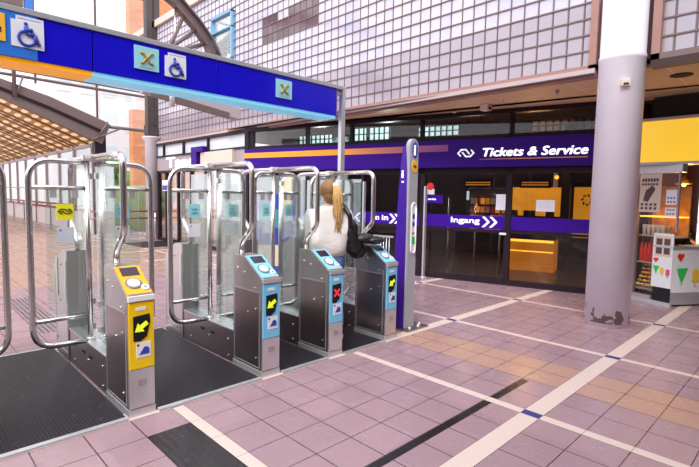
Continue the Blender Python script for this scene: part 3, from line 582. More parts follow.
tag(B().box(4.3, 5.9, 11.0, 12.3, 0.001, 0.018).done('door_mat', M['black']), 'black door mat on the floor before the far glass doors', 'mat') if False else tag(B().box(3.7, 5.0, 10.6, 12.2, 0.001, 0.018).done('door_mat', M['black']), 'black door mat on the floor before the far glass doors', 'mat')

# ------------------------------------------------------------ far hall on the left
wl4 = B(); wl4.box(4.0, 4.15, 16.2, 44, 0, 0.80, 0.01); struct(wl4.done('wall_left_parapet', M['white_wall']))
rr2 = empty('parapet_rail', 'long red handrails running above the white parapet in the far hall', 'railing')
for z in (1.02, 0.86): B().tube([(3.95, 16.3, z), (3.95, 44, z)], 0.035, 8).done('rail', M['rail_red'], rr2)
for i in range(10): B().tube([(3.95, 16.4+i*3, 0), (3.95, 16.4+i*3, 1.02)], 0.025, 8).done('post', M['brown_beam'], rr2)
b = B()
for i in range(12): b.box(4.03, 4.15, 16.3+i*2.4, 16.42+i*2.4, 0.8, 3.4)
b.box(4.03, 4.15, 16.2, 44, 3.3, 3.45); b.box(4.03, 4.15, 16.2, 44, 1.75, 1.81)
w = struct(b.done('window_10', M['pale_trim'])); B().box(4.08, 4.09, 16.2, 44, 0.8, 3.3).done('pane', M['glass_hall'], w)
# canopy roof
cr = B(); cr.prism([(4.1, 3.40), (4.1, 3.48), (-3.4, 6.63), (-3.4, 6.55)], 16.0, 44, 'y'); struct(cr.done('ceiling_canopy', M['perf']))
pb = B()
for i in range(12):
    y = 16.6+i*1.8; pb.prism([(4.1, 3.36), (4.1, 3.40), (-3.4, 6.55), (-3.4, 6.51)], y, y+0.16, 'y')
struct(pb.done('ceiling_purlins', M['brown_beam']))
cb_ = B(); cb_.prism([(4.25, 3.36), (4.55, 4.10), (4.35, 4.22), (2.6, 4.85), (1.2, 5.22), (-3.4, 6.6), (-3.4, 6.2), (1.2, 4.62), (2.6, 4.05)], 15.75, 16.0, 'y'); struct(cb_.done('ceiling_edge_beam', M['brown_beam']))
cb_ = B(); cb_.prism([(4.2, 3.80), (4.2, 3.90), (2.6, 4.50), (-3.4, 6.42), (-3.4, 6.34), (2.6, 4.40)], 15.70, 15.75, 'y'); cb_.box(4.02, 4.40, 15.8, 16.15, 0, 3.75); struct(cb_.done('trim_7', M['frame']))
cb_ = B(); cb_.tube([(-4, 15.9, 5.45), (6.1, 15.9, 5.36)], 0.05, 8); cb_.tube([(-4, 15.9, 5.65), (6.1, 15.9, 5.52)], 0.03, 8); cb_.tube([(4.4, 15.9, 4.05), (6.1, 15.9, 4.05)], 0.06, 8)
cb_.tube([(4.1, 15.7, 3.6), (4.45, 15.7, 4.2)], 0.03, 8); cb_.tube([(1.6, 15.7, 4.6), (1.85, 15.7, 5.35)], 0.03, 8); cb_.tube([(1.6, 15.7, 4.7), (1.6, 15.7, 7.2)], 0.06, 8); cb_.tube([(3.9, 15.7, 3.5), (4.9, 15.7, 4.0)], 0.03, 8)
struct(cb_.done('trim_8', M['brown_beam']))
gw = B()
for x in (-2.5, 0.3, 2.3, 4.25, 6.1): gw.box(x-0.03, x+0.03, 16.2, 16.28, 5.3 if x < 4 else 0.0, 11)
for z in (7.0, 9.2): gw.box(-4, 6.1, 16.2, 16.28, z-0.03, z+0.03)
w = struct(gw.done('window_11', M['mesh'])); B().box(-4, 6.1, 16.23, 16.24, 5.4, 11).done('pane', M['glass_hall'], w); B().box(4.3, 6.1, 16.23, 16.24, 0.05, 5.4).done('pane', M['glass_hall'], w)

# arched roof rib above the gantry, with stays
ar = empty('roof_rib', 'curved brown steel roof rib with stays rising above the blue gantry sign', 'beam')
pts = [(5.19, 9, 5.3), (5.02, 9, 5.72), (4.62, 9, 6.15), (4.05, 9, 6.62), (3.3, 9, 6.95), (2.3, 9, 7.25), (0.8, 9, 7.5), (-1.5, 9, 7.6)]
vb = B(); pp = fillet(pts, 0.5, 4)
for off, th in ((-0.13, 0.05), (0.13, 0.05), (0.0, 0.13)):
    for i in range(len(pp)-1):
        a, c = pp[i], pp[i+1]; d = (c-a); n_ = Vector((-d.z, 0, d.x)).normalized()
        if off == 0.0: vb.prism([(a.x+n_.x*th, a.z+n_.z*th), (c.x+n_.x*th, c.z+n_.z*th), (c.x-n_.x*th, c.z-n_.z*th), (a.x-n_.x*th, a.z-n_.z*th)], 8.98, 9.02, 'y')
        else:
            a2 = a+n_*off; c2 = c+n_*off; vb.prism([(a2.x+n_.x*0.02, a2.z+n_.z*0.02), (c2.x+n_.x*0.02, c2.z+n_.z*0.02), (c2.x-n_.x*0.02, c2.z-n_.z*0.02), (a2.x-n_.x*0.02, a2.z-n_.z*0.02)], 8.88, 9.12, 'y')
vb.done('arch', M['brown_beam'], ar)
for q in (((4.3, 9, 6.35), (3.7, 9, 5.0)), ((4.6, 9, 6.0), (3.7, 9, 5.2)), ((4.85, 9, 5.7), (3.9, 9, 5.25)), ((4.05, 9, 6.5), (4.0, 9, 5.1))):
    B().tube(q, 0.05 if q[0][0] != 4.05 else 0.03, 8).done('stay', M['brown_beam'] if q[0][0] != 4.05 else M['tube'], ar)
bm_ = empty('cross_beam', 'boxed grey-brown beam with a lamp hanging below the blue gantry sign', 'beam')
B().box(-0.1, 1.75, -0.12, 0.12, -0.12, 0.1, 0.01, Matrix.Translation((1.75, 5, 3.40)) @ Matrix.Rotation(0.13, 4, 'Y')).done('casing', M['pale_trim'], bm_)
B().box(0.0, 1.5, -0.13, -0.10, -0.17, -0.05, 0.0, Matrix.Translation((1.75, 5, 3.40)) @ Matrix.Rotation(0.13, 4, 'Y')).done('dark_flange', M['brown_beam'], bm_)
B().tube([(2.1, 4.9, 3.1), (2.1, 4.9, 3.15), (2.1, 4.9, 3.5)], [0.02, 0.06, 0.06], 14).done('lamp', M['cast'], bm_)
B().tube([(1.4, 5, 3.42), (1.9, 5, 3.40)], 0.02, 8).done('bracket', M['pale_trim'], bm_)
struct(B().tube([(1.75, 5, 3.45), (1.75, 5, 9.0)], 0.03, 8).done('trim_9', M['brown_beam'])) if False else None
rb = B(); rb.box(-1.5, 0.52, 8, 8.3, 5.18, 5.9); rb.done('roof_box_beam', M['brown_beam']); tag(bpy.data.objects['roof_box_beam'], 'dark boxed roof beam at the top left behind the gantry', 'beam')
rb = B(); rb.box(0.55, 0.68, 8, 8.15, 5.1, 8); rb.done('roof_hanger', M['sign_pale']); tag(bpy.data.objects['roof_hanger'], 'pale blue vertical hanger at the top left behind the gantry', 'beam')

# outside
def building(name, label, x0, x1, y, z0, z1, mw, wins, mwn, depth=6):
    e = empty(name, label, 'building', T(0, 0))
    B().box(x0, x1, y, y+depth, z0, z1).done('wall', M[mw], e)
    for (a, c, d, f) in wins: B().box(a, c, y-0.05, y+0.02, d, f).done('window', M[mwn], e)
    return e
wins = [(9.5+i*1.9, 10.6+i*1.9, 1.2+j*3.1, 2.9+j*3.1) for i in range(6) for j in range(4)]
building('apartment_block', 'pale pink apartment block with rows of windows beyond the glass hall', 8.6, 24, 45, -0.1, 12.6, 'pale_bld', wins, 'pale_win')
e = building('brick_building', 'orange brick building seen through the hall glass beside the corner column', 8.35, 12.5, 24, -0.1, 6.2, 'orange_brick', [], 'pale_win', 0.6)
e2 = building('brick_tower', 'tall orange brick tower rising above the blue gantry sign', 8.7, 14, 25.2, 10.3, 17, 'orange_brick', [], 'pale_win', 0.6)
B().box(9.0, 14, 25.3, 25.8, -0.1, 10.3).done('base', M['pale_bld'], e2)
gr_ = tag(B().prism([(7.9, 5.6), (10.9, 2.2), (10.9, 1.0), (7.9, 1.0)], 34, 40, 'y').done('greenhouse_roof', M['green_glass']), 'dark green sloping glass roof outside left of the orange brick', 'roof')
rails_ = ['round leafy tree outside behind the far hall windows, farthest', 'bushy green tree outside behind the hall windows at mid distance', 'dark green tree outside, nearest beyond the hall windows', 'low wide green tree outside near the brick building']
for i, (x, y, r_) in enumerate(((10.4, 40, 2.4), (9.6, 33, 2.0), (9.8, 28.6, 1.6), (8.2, 20.5, 0.9))):
    t = empty('garden_tree', rails_[i], 'tree', T(x, y), 'trees outside the hall')
    B().tube([(0, 0, -0.1), (0, 0, r_)], 0.14, 8).done('trunk', M['bark'], t)
    c = B()
    for k in range(14):
        a = random.uniform(0, 2*PI); q = random.uniform(0, 0.7)*r_; c.ball((q*math.cos(a), q*math.sin(a), r_*1.0+random.uniform(-0.4, 0.7)*r_), r_*0.42, r_*0.42, r_*0.38, 2, 0.18)
    c.done('crown', M['foliage'], t)
tag(B().box(6.1, 6.7, 17, 60, -0.1, 1.9, 0.2).done('clipped_hedge', M['hedge']), 'long pale green clipped hedge outside the far hall windows', 'hedge')

# ------------------------------------------------------------ gantry sign
GY = 1.05
g = empty('gantry_sign', 'long blue overhead gantry sign with orange and sky blue underside above the gates', 'sign', T(0, GY))
Xa, Xb, Zb, Zt = -3.2, 2.49, 2.59, 2.92
for x0, x1 in ((Xa, -0.275), (-0.265, 0.866), (0.874, Xb)):
    B().box(x0, x1, 0, 0.30, Zb, Zt, 0.003).done('panel', M['sign_blue'], g)
B().box(-3.2, -0.66, -0.006, 0.0, Zb+0.002, Zt-0.002).done('pale_section', M['sign_pale'], g)
B().box(Xa, -0.27, 0.01, 0.29, Zb-0.035, Zb-0.001).done('orange_underside', M['sign_orange'], g)
B().box(-0.268, Xb-0.01, 0.01, 0.29, Zb-0.035, Zb-0.001).done('blue_underside', M['sign_sky'], g)
B().box(Xa, Xb+0.12, -0.012, 0.31, Zt+0.001, Zt+0.045, 0.004).done('top_rail', M['trim'], g)
B().box(2.60, 2.665, 0.02, 0.085, 0.0, Zt+0.05, 0.01).done('post', M['steel_light'], g)
B().box(2.49, 2.62, 0.03, 0.08, Zt-0.06, Zt-0.02).done('bracket', M['trim'], g)
def wheelchair(x, z, s):
    w = B(); y = -0.014
    def ln(p, q, t=0.012): w.tube([(x+p[0]*s, y, z+p[1]*s), (x+q[0]*s, y, z+q[1]*s)], t*s*6, 6)
    w.ball((x-0.05*s, y, z+0.36*s), 0.06*s, 0.004, 0.06*s)
    ln((-0.05, 0.27), (-0.03, 0.05)); ln((-0.04, 0.17), (0.13, 0.17)); ln((-0.03, 0.04), (0.18, 0.04)); ln((0.18, 0.04), (0.26, -0.24)); ln((0.26, -0.24), (0.33, -0.21))
    arc = [(x+(-0.03+0.23*math.cos(a))*s, y, z+(-0.1+0.23*math.sin(a))*s) for a in [math.radians(100+i*20) for i in range(13)]]
    w.tube(arc, 0.05*s, 6); return w.done('wheelchair_symbol', M['navy'], g)
def chip(x, z, w_, h_):
    B().box(x-w_/2, x+w_/2, -0.011, -0.001, z-h_/2, z+h_/2).done('cyan_square', M['sticker_cyan'], g)
    c = B(); s = w_*0.26
    for sx in (1, -1):
        pts = [(x+sx*s*1.0, -0.013, z+s*0.85), (x+sx*s*0.5, -0.013, z+s*0.7), (x+sx*s*0.2, -0.013, z+s*0.15), (x-sx*s*0.2, -0.013, z-s*0.15), (x-sx*s*0.5, -0.013, z-s*0.7), (x-sx*s*1.0, -0.013, z-s*0.85)]
        c.tube(pts, s*0.2, 6)
    c.done('gold_emblem', M['gold'], g)
    B().box(x-w_*0.3, x+w_*0.3, -0.0125, -0.011, z-h_*0.42, z-h_*0.38).done('caption', M['trim'], g)
def access(x, z, w_, h_):
    B().box(x-w_*0.35, x+w_*0.5, -0.008, -0.001, z+h_*0.30, z+h_*0.62).done('white_backing', M['sticker_white'], g)
    B().box(x-w_*0.30, x+w_*0.42, -0.0095, -0.008, z+h_*0.515, z+h_*0.545).done('caption', M['trim'], g)
    B().box(x-w_/2, x+w_/2, -0.0115, -0.001, z-h_/2, z+h_/2-0.01).done('white_square', M['sticker_white'], g); wheelchair(x, z-0.01, w_*1.1)
chip(0.17, 2.785, 0.215, 0.20); access(0.435, 2.765, 0.20, 0.195); chip(1.68, 2.775, 0.215, 0.20); access(-0.72, 2.775, 0.21, 0.205)
B().box(-1.05, -0.86, -0.012, -0.001, 2.69, 2.89).done('orange_square', M['sticker_or'], g); text('2e', 0.1, M['navy'], g, -0.98, -0.0125, 2.75, 0.001, 0.002)

# ------------------------------------------------------------ ticket gates
YC = 1.05
def arrow_pts(cx, cz, s):
    # arrow pointing down-left
    base = [(-1, 0), (0.0, 0.75), (0.0, 0.3), (1.0, 0.3), (1.0, -0.3), (0.0, -0.3), (0.0, -0.75)]
    a = math.radians(35); return [(cx+s*(p[0]*math.cos(a)-p[1]*math.sin(a)), cz+s*(p[0]*math.sin(a)+p[1]*math.cos(a))) for p in base]
def flip(pts): return [(-x, y) for x, y in pts]
def dots(pts, r, name, mt, parent):
    first = None
    for x, y, z, s in pts:
        if first is None: o = first = B().disc((0, 0, 0), r, 0.008, 'x', 10).done(name, mt, parent)
        else: o = first.copy(); COL.objects.link(o); o.parent = parent
        o.matrix_local = Matrix.Translation((x, y, z)) @ Matrix.Rotation(0 if s > 0 else PI, 4, 'Z')
def cabinet(e, kind, sym, back=False):
    """reader cabinet; local x across the gate, y along the passage; back=True mirrors it to the other end"""
    yb = 2*YC if back else 0.0; sg = -1 if back else 1
    def Yc_(y): return yb+sg*y
    cab_prof = [(0.052, 0.05), (0.052, 0.868), (0.33, 1.045), (0.525, 1.045), (0.525, 0.0), (0.065, 0.0)]
    body = B(); body.prism([(Yc_(y), z) for y, z in cab_prof], -0.092, 0.092, 'x', 0.004); cb = body.done('reader_cabinet', M['steel'], e)
    sm = B()
    for s in (-1, 1):
        x0, x1 = sorted((s*0.0925, s*0.0945))
        ya, yb_ = sorted((Yc_(0.09), Yc_(0.50)))
        sm.box(x0, x1, ya, yb_, 0.745, 0.749); sm.box(x0, x1, ya, yb_, 0.075, 0.08)
        sm.box(x0, x1, *sorted((Yc_(0.09), Yc_(0.094))), 0.08, 0.80); sm.box(x0, x1, *sorted((Yc_(0.496), Yc_(0.50))), 0.08, 0.95)
    sm.done('seam', M['steel_light'], cb)
    if not back:
        dp = B()
        for s in (-1, 1): x0, x1 = sorted((s*0.0922, s*0.0935)); dp.box(x0, x1, 0.098, 0.492, 0.085, 0.742)
        dp.done('door_panel', M['steel_dark'], cb)
    dots([(s*0.093, Yc_(y), z, s) for s in (-1, 1) for (y, z) in ((0.14, 0.16), (0.14, 0.60), (0.33, 0.90), (0.44, 0.93), (0.27, 0.55), (0.16, 0.78))], 0.008, 'bolt', M['tube'] if not back else M['steel_dark'], cb)
    if back: return cb
    cp = M['yellow'] if kind == 'yellow' else M['blue']; ct_ = M['orange_top'] if kind == 'yellow' else M['blue_top']
    fp = B().box(-0.088, 0.088, 0.040, 0.052, 0.345, 0.825, 0.004).done('front_plate', cp, e)
    B().box(-0.088, 0.088, 0.041, 0.052, 0.065, 0.343, 0.004).done('lower_plate', M['steel_light'], e)
    B().box(-0.03, 0.03, 0.038, 0.041, 0.22, 0.265).done('engraved_label', M['steel'], fp)
    B().box(-0.095, 0.095, 0.045, 0.53, 0.0, 0.055, 0.003).done('plinth_band', M['steel_light'], e)
    B().box(-0.092, 0.092, 0.030, 0.055, 0.832, 0.872, 0.004).done('chin_strip', M['white'] if kind == 'yellow' else M['cast'], e)
    B().box(-0.04, 0.03, 0.037, 0.040, 0.765, 0.79).done('serial_label', M['white'], fp)
    B().prism([(-0.058, 0.725), (0.055, 0.735), (0.060, 0.68), (0.035, 0.575), (-0.01, 0.545), (-0.058, 0.55)], 0.036, 0.040, 'y').done('indicator_window', M['black'], fp)
    if sym == 'arrow': B().prism(arrow_pts(-0.005, 0.645, 0.052), 0.033, 0.036, 'y').done('lit_arrow', M['lime'], fp)
    else:
        cx = B()
        for a in (0.8, -0.8): cx.box(-0.05, 0.05, 0.033, 0.036, -0.009, 0.009, 0.0, Matrix.Translation((0, 0, 0.645)) @ Matrix.Rotation(a, 4, 'Y'))
        cx.done('lit_cross', M['red_lit'], fp)
    B().box(-0.040, 0.062, 0.037, 0.040, 0.425, 0.535).done('train_sticker', M['white'], fp)
    tr = B(); tr.prism([(-0.022, 0.447), (0.05, 0.447), (0.05, 0.485), (0.035, 0.50), (0.015, 0.50), (0.0, 0.478)], 0.035, 0.037, 'y'); tr.disc((-0.028, 0.035, 0.518), 0.009, 0.002, 'y', 12); tr.done('train_symbol', M['navy'], fp)
    # sloped reader face
    sl = math.atan2(1.045-0.868, 0.33-0.052); ln_ = math.hypot(0.177, 0.278)
    Ms = Matrix.Translation((0, 0.052, 0.870)) @ Matrix.Rotation(sl, 4, 'X')
    rp = B(); rp.box(-0.088, 0.088, 0.002, ln_-0.012, 0.0, 0.009, 0.004); rp = rp.done('reader_face', ct_, e, Ms)
    B().box(-0.062, 0.062, ln_*0.62, ln_*0.90, 0.009, 0.012).done('screen', M['screen'], rp)
    B().lathe([(0.058, 0.008), (0.058, 0.014), (0.048, 0.016)], (-0.012, ln_*0.36, 0), 28).done('target_ring', M['ring'], rp)
    B().lathe([(0.043, 0.014), (0.043, 0.019), (0.038, 0.020)], (-0.012, ln_*0.36, 0), 28).done('touch_disc', M['white'], rp)
    B().lathe([(0.028, 0.008), (0.028, 0.017), (0.024, 0.018)], (0.052, ln_*0.20, 0), 20).done('symbol_disc', M['white'], rp)
    B().lathe([(0.010, 0.017), (0.010, 0.0195)], (0.052, ln_*0.20, 0), 12).done('wave_symbol', M['ring'], rp)
    B().box(-0.086, 0.086, 0.0005, 0.012, 0.009, 0.0105).done('lower_edge', M['ring'] if kind == 'yellow' else M['copper'], rp)
    return cb

def leaf(e, s, w, kind):
    """swing leaf on side s (-1 left, +1 right) of width w"""
    x0 = s*0.055; x1 = s*(0.055+w); y = YC; zt, zb = 1.835, 0.33
    lf = B().tube(fillet([(x0, y, zt), (x1, y, zt), (x1, y, zb), (x0, y, zb)], 0.17, 8), 0.023, 12).tube([(x0, y, 1.62), (x1, y, 1.62)], 0.019, 10).tube([(x0, y, 0.545), (x1, y, 0.545)], 0.017, 10).done('swing_leaf', M['tube'], e)
    xa, xb = sorted((x0+s*0.03, x0+s*(w*0.74)))
    B().box(xa, xb, y-0.004, y+0.004, 0.58, 1.60, 0.002).done('glass_pane', M['glass_clear'], lf)
    for t in (0.22, 0.60): xx = x0+s*w*t; B().box(xx-0.025, xx+0.025, y-0.012, y+0.012, 1.54, 1.61, 0.004).done('clip', M['cast'], lf)
    sc = x0+s*w*0.40
    hw = min(0.062, w*0.2)
    B().box(sc-hw, sc+hw, y-0.007, y-0.004, 1.36, 1.49).done('emblem_sticker', M['sticker_yel'] if kind == 'yellow' else M['sticker_cyan'], lf)
    B().box(sc-hw, sc+hw, y-0.007, y-0.004, 1.17, 1.30).done('notice_sticker', M['sticker_white'] if kind != 'yellow' else M['pale_win'], lf)
    if kind == 'yellow':
        bb = B(); th = 0.008; x, z, w_ = sc, 1.43, 0.1
        for sg in (1, -1):
            P = [(x-sg*0.02, z-sg*0.018), (x-sg*0.035, z-sg*0.018), (x-sg*0.05, z), (x-sg*0.03, z+sg*0.018), (x, z+sg*0.018), (x+sg*0.012, z+0.002*sg), (x+sg*0.035, z+0.002*sg)]
            bb.tube([(px_, y-0.008, pz_) for px_, pz_ in P], 0.005, 6)
        bb.done('sticker_mark', M['black'], lf)
    else:
        bb = B()
        for dz in (-0.022, 0.014): bb.tube([(sc-hw*0.5, y-0.008, 1.425+dz+0.012), (sc-0.01, y-0.008, 1.425+dz-0.008), (sc+0.01, y-0.008, 1.425+dz+0.012), (sc+hw*0.5, y-0.008, 1.425+dz-0.006)], 0.005, 6)
        bb.done('sticker_mark', M['teal'], lf)
    B().disc((sc-hw*0.6, y-0.0085, 1.275), 0.007, 0.002, 'y', 10).done('sticker_dot', M['navy'], lf)
    return lf

def gate(x, label, kind, sym, wl, wr, near=True):
    e = empty('ticket_gate', label, 'ticket gate', T(x, 0), 'ticket gates in a row')
    if near: cabinet(e, kind, sym)
    cabinet(e, kind, sym, back=True)
    # low plinth between the cabinets
    pf = B(); pf.box(-0.085, 0.085, 0.527, 1.573, 0.0, 0.315, 0.004); pf = pf.done('plinth', M['steel_dark'], e)
    B().box(-0.092, 0.092, 0.527, 1.573, 0.316, 0.326, 0.002).done('plinth_cover', M['steel_light'], pf)
    dots([(s*0.085, y, z, s) for s in (-1, 1) for (y, z) in ((0.62, 0.22), (0.62, 0.06), (1.0, 0.17), (1.4, 0.2), (1.4, 0.07))], 0.010, 'bolt', M['tube'], pf)
    for s in (-1, 1):
        for y in (0.9, 1.1): B().box(*sorted((s*0.085, s*0.089)), y, y+0.07, 0.20, 0.225).done('vent_slot', M['black'], pf)
    for s in (-1, 1):
        p = B().tube([(s*0.05, YC, 0.32), (s*0.05, YC, 1.845)], 0.022, 14).lathe([(0.035, 0), (0.035, 0.02), (0.024, 0.03)], (s*0.05, YC, 0.326), 14).done('leaf_post', M['tube'], e)
    # upper casting and hoops
    B().box(-0.085, 0.085, YC-0.035, YC+0.035, 1.845, 1.905, 0.012).done('top_bracket', M['cast'], e)
    for s in (-1, 1):
        Y = lambda d: YC+s*d
        pts = fillet([(0, Y(0.02), 1.878), (0, Y(0.70), 1.878), (0, Y(0.70), 1.30), (0, Y(0.52), 1.14), (0, Y(0.52), 1.04)], 0.11, 7)
        h = B().tube(pts, 0.025, 14).done('hoop_rail', M['tube'], e)
        hn = B(); hn.disc((0.0, Y(0.62), 1.215), 0.0, 0, 'x') if False else hn.disc((-0.03, Y(0.63), 1.23), 0.014, 0.06, 'x', 12); hn.done('clamp', M['cast'], h)
    # side glass
    for s in (-1, 1):
        Y = lambda d: YC+s*d
        ya, yb = sorted((Y(0.05), Y(0.50))); ga = B().box(-0.004, 0.004, ya, yb, 0.33, 1.80, 0.002).done('glass_panel', M['glass_gate'], e)
        for z in (0.40, 0.62, 1.70): B().box(-0.014, 0.014, *sorted((Y(0.06), Y(0.10))), z, z+0.05, 0.003).done('clip', M['cast'], ga)
    # sensor strips on far cabinet
    for y in (1.60, 1.90): B().box(-0.101, -0.0935, y, y+0.04, 0.58, 0.95, 0.002).done('sensor_strip', M['white'], e)
    if wl: leaf(e, -1, wl, kind)
    if wr: leaf(e, 1, wr, 'blue' if kind != 'yellow' else 'blue2')
    return e
gate(-1.385, 'partly cropped stainless gate at the left picture edge, only its tube leaf in view', 'yellow', 'arrow', 0.0, 0.42)
gate(-0.285, 'stainless ticket gate with the yellow reader, nearest the camera', 'yellow', 'arrow', 0.41, 0.42)
gate(0.825, 'stainless ticket gate with blue reader and green arrow, next to the yellow one', 'blue', 'arrow', 0.40, 0.29)
gate(1.60, 'stainless ticket gate with blue reader and red cross, in front of the woman', 'blue', 'cross', 0.24, 0.22)
gate(2.44, 'stainless ticket gate with blue reader beside the tall purple pylon', 'blue', 'arrow', 0.28, 0.0)

labs = ['black ribbed floor mat at the left edge of the gates', 'black ribbed floor mat in the wide lane right of the yellow gate', 'black ribbed floor mat in the lane before the red cross gate', 'black ribbed floor mat in the lane under the woman']
for i, (x0, x1) in enumerate(((-1.275, -0.395), (-0.175, 0.715), (0.935, 1.49), (1.71, 2.33))):
    e = empty('lane_mat', labs[i], 'mat', T(0, 0), 'ribbed mats in the gate lanes')
    B().box(x0, x1, 0.06, 1.55 if False else 2.10, 0.001, 0.012).done('ribbed_sheet', M['ribs'], e)
    B().box(x0, x1, 0.015, 0.06, 0.001, 0.016, 0.003).done('edge_strip', M['steel_light'], e)
    B().box(x0, x1, 2.10, 2.13, 0.001, 0.015, 0.003).done('edge_strip', M['steel_light'], e)

# ------------------------------------------------------------ information pylon
PYM = T(2.94, 0.17)
py_ = empty('information_pylon', 'tall slim purple and grey information pylon with i symbol beside the last gate', 'pylon', PYM)
prof = [(-0.085, 0.02)]+[(-0.080, 2.05)]+[(0.085*math.cos(a), 2.19+0.10*math.sin(a)) for a in [math.radians(180-i*18) for i in range(11)]]+[(0.085, 2.05), (0.085, 0.02)]
B().prism(prof, 0.0, 0.06, 'y', 0.004).done('grey_body', M['grey_pylon'], py_)
side = [(0.025, 0.02), (0.025, 1.2), (0.035, 1.9), (0.05, 2.12), (0.07, 2.22), (0.10, 2.18), (0.125, 2.0), (0.155, 1.6), (0.18, 1.1), (0.205, 0.5), (0.21, 0.02)]
B().prism(side, -0.089, 0.083, 'x').done('purple_back', M['purple_pylon'], py_)
def oval(cx, cz, rx, rz, y0, y1, n=28): return B().prism([(cx+rx*math.cos(2*PI*i/n), cz+rz*math.sin(2*PI*i/n)) for i in range(n)], y0, y1, 'y')
oval(0.01, 2.155, 0.052, 0.095, -0.006, 0.0).done('info_disc', M['navy'], py_)
text('i', 0.17, M['white_print'], py_, -0.017, -0.007, 2.10, 0.001, 0.008)
oval(0.015, 1.965, 0.055, 0.075, -0.006, 0.0).done('chip_disc', M['sticker_or'], py_)
text('Hp', 0.05, M['gold'], py_, -0.018, -0.007, 1.95, 0.001, 0.002)
ring = [(0.02+0.042*math.cos(a), -0.004, 1.48+0.05*math.sin(a)) for a in [math.radians(i*15) for i in range(13)]]+[(0.02+0.042*math.cos(a), -0.004, 0.98+0.05*math.sin(a)) for a in [math.radians(180+i*15) for i in range(13)]]
ring.append(ring[0]); B().tube(ring, 0.011, 8).done('button_frame', M['white'], py_)
B().prism([(0.02+0.036*math.cos(math.radians(i*15)), 1.48+0.045*math.sin(math.radians(i*15))) for i in range(13)]+[(0.02+0.036*math.cos(math.radians(180+i*15)), 0.98+0.045*math.sin(math.radians(180+i*15))) for i in range(13)], -0.003, 0.0, 'y').done('button_panel', M['sticker_white'], py_)
oval(0.02, 1.37, 0.022, 0.035, -0.007, -0.003).done('symbol', M['navy'], py_); oval(0.02, 1.28, 0.022, 0.03, -0.007, -0.003).done('symbol', M['navy'], py_)
B().box(-0.008, 0.048, -0.010, -0.003, 1.04, 1.13, 0.003).done('green_button', M['green'], py_); B().box(-0.005, 0.045, -0.006, -0.003, 1.16, 1.18).done('red_label', M['pink'], py_)
text('i', 0.13, M['white_print'], py_, -0.0905, 0.11, 1.83, 0.001, 0.006, frame=RZ); 
B().box(-0.0925, -0.089, 0.075, 0.105, 1.77, 1.79).done('side_mark', M['white_print'], py_)
B().box(-0.14, 0.27, -0.09, 0.25, 0.001, 0.02, 0.004).done('base_plate', M['steel_dark'], py_)
bb = B()
for (x, y) in ((-0.06, -0.05), (0.11, -0.05), (0.20, 0.0), (0.22, 0.15), (-0.11, 0.2)): bb.lathe([(0.022, 0), (0.022, 0.015), (0.01, 0.03)], (x, y, 0.02), 10)
bb.done('anchor_bolt', M['cast'], py_)

# posts and low fence behind
def spost(x, y, h, lab): 
    e = empty('entrance_post', lab, 'post', T(x, y), 'slim silver posts before the shop')
    B().box(-0.035, 0.035, -0.02, 0.02, 0.0, h, 0.01).done('upright', M['steel_light'], e); B().lathe([(0.07, 0), (0.07, 0.012), (0.04, 0.02)], (0, 0, 0.001), 16).done('foot', M['steel_light'], e)
spost(6.12, 2.33, 1.83, 'slim silver post right of the pylon before the shop glass')
spost(5.70, 3.62, 1.92, 'slim silver post left of the pylon behind the last gate')
lf = empty('low_fence', 'low fence of pale vertical bars behind the last gate', 'fence', T(5.55, 3.95, 0, math.atan2(-0.9678, 0.2517)))
for i in range(18): B().tube([(-0.1+i*0.065, 0, 0.05), (-0.1+i*0.065, 0, 0.78)], 0.009, 6).done('bar', M['steel_light'], lf)
B().box(-0.15, 1.1, -0.015, 0.015, 0.77, 0.81).done('top_rail', M['steel_light'], lf); B().box(-0.15, 1.1, -0.015, 0.015, 0.03, 0.07).done('bottom_rail', M['steel_light'], lf)
# ticket machine behind the gates
tm = empty('ticket_machine', 'blue and yellow ticket machine standing behind the middle gates', 'ticket machine', T(3.85, 4.3, 0, -0.6))
B().box(-0.42, 0.42, 0, 0.45, 0, 1.62, 0.02).done('body', M['navy'], tm); B().box(0.16, 0.34, -0.02, 0.0, 1.35, 1.95).done('yellow_sign', M['yellow'], tm); B().box(0.16, 0.34, 0.0, 0.06, 1.35, 1.98).done('sign_back', M['navy'], tm)
B().box(-0.30, 0.12, -0.012, 0.0, 0.95, 1.32, 0.004).done('screen', M['teal'], tm); B().box(-0.34, 0.34, -0.01, 0.0, 0.2, 0.62).done('lower_door', M['beige'], tm)

# ------------------------------------------------------------ kiosk on the right
K1 = T(7.16, -1.138, 0, math.atan2(-0.936, -0.352)); K2 = T(6.95, -1.70, 0, math.atan2(-0.545, 0.838))
# yellow fascia
kf = empty('kiosk_fascia', 'bright yellow illuminated kiosk fascia right of the pillar', 'sign', T(6.93, -1.1))
B().box(0.0, 0.25, -3.2, 0.02, 2.21, 2.84, 0.01).done('panel', M['kyellow'], kf); B().box(-0.03, 0.27, -3.2, 0.04, 2.84, 2.88).done('top_edge', M['pale_trim'], kf)
B().box(-0.02, 0.26, -3.2, 0.04, 2.17, 2.21).done('bottom_edge', M['trim'], kf)
struct(B().box(7.2, 7.4, -4.4, -1.25, 2.9, 3.24).done('wall_above_kiosk', M['dark']))
struct(B().box(-0.03, 0.66, -0.02, 0.10, 2.05, 2.17).done('trim_10', M['trim'], None, K1))
wk = struct(B().box(-0.04, 0.0, -0.02, 0.05, 0, 2.1).box(0.61, 0.63, -0.01, 0.03, 1.15, 2.05).box(-0.04, 0.3, -0.02, 0.05, 0, 0.12).done('window_12', M['frame_grey'], None, K1))
B().box(0.0, 0.60, 0.0, 0.008, 0.12, 2.05).done('pane', M['glass_kiosk'], wk)
struct(B().box(-0.35, 3.5, 2.3, 2.4, 0, 3.3).done('wall_kiosk_back', M['kbrown'], None, K1))
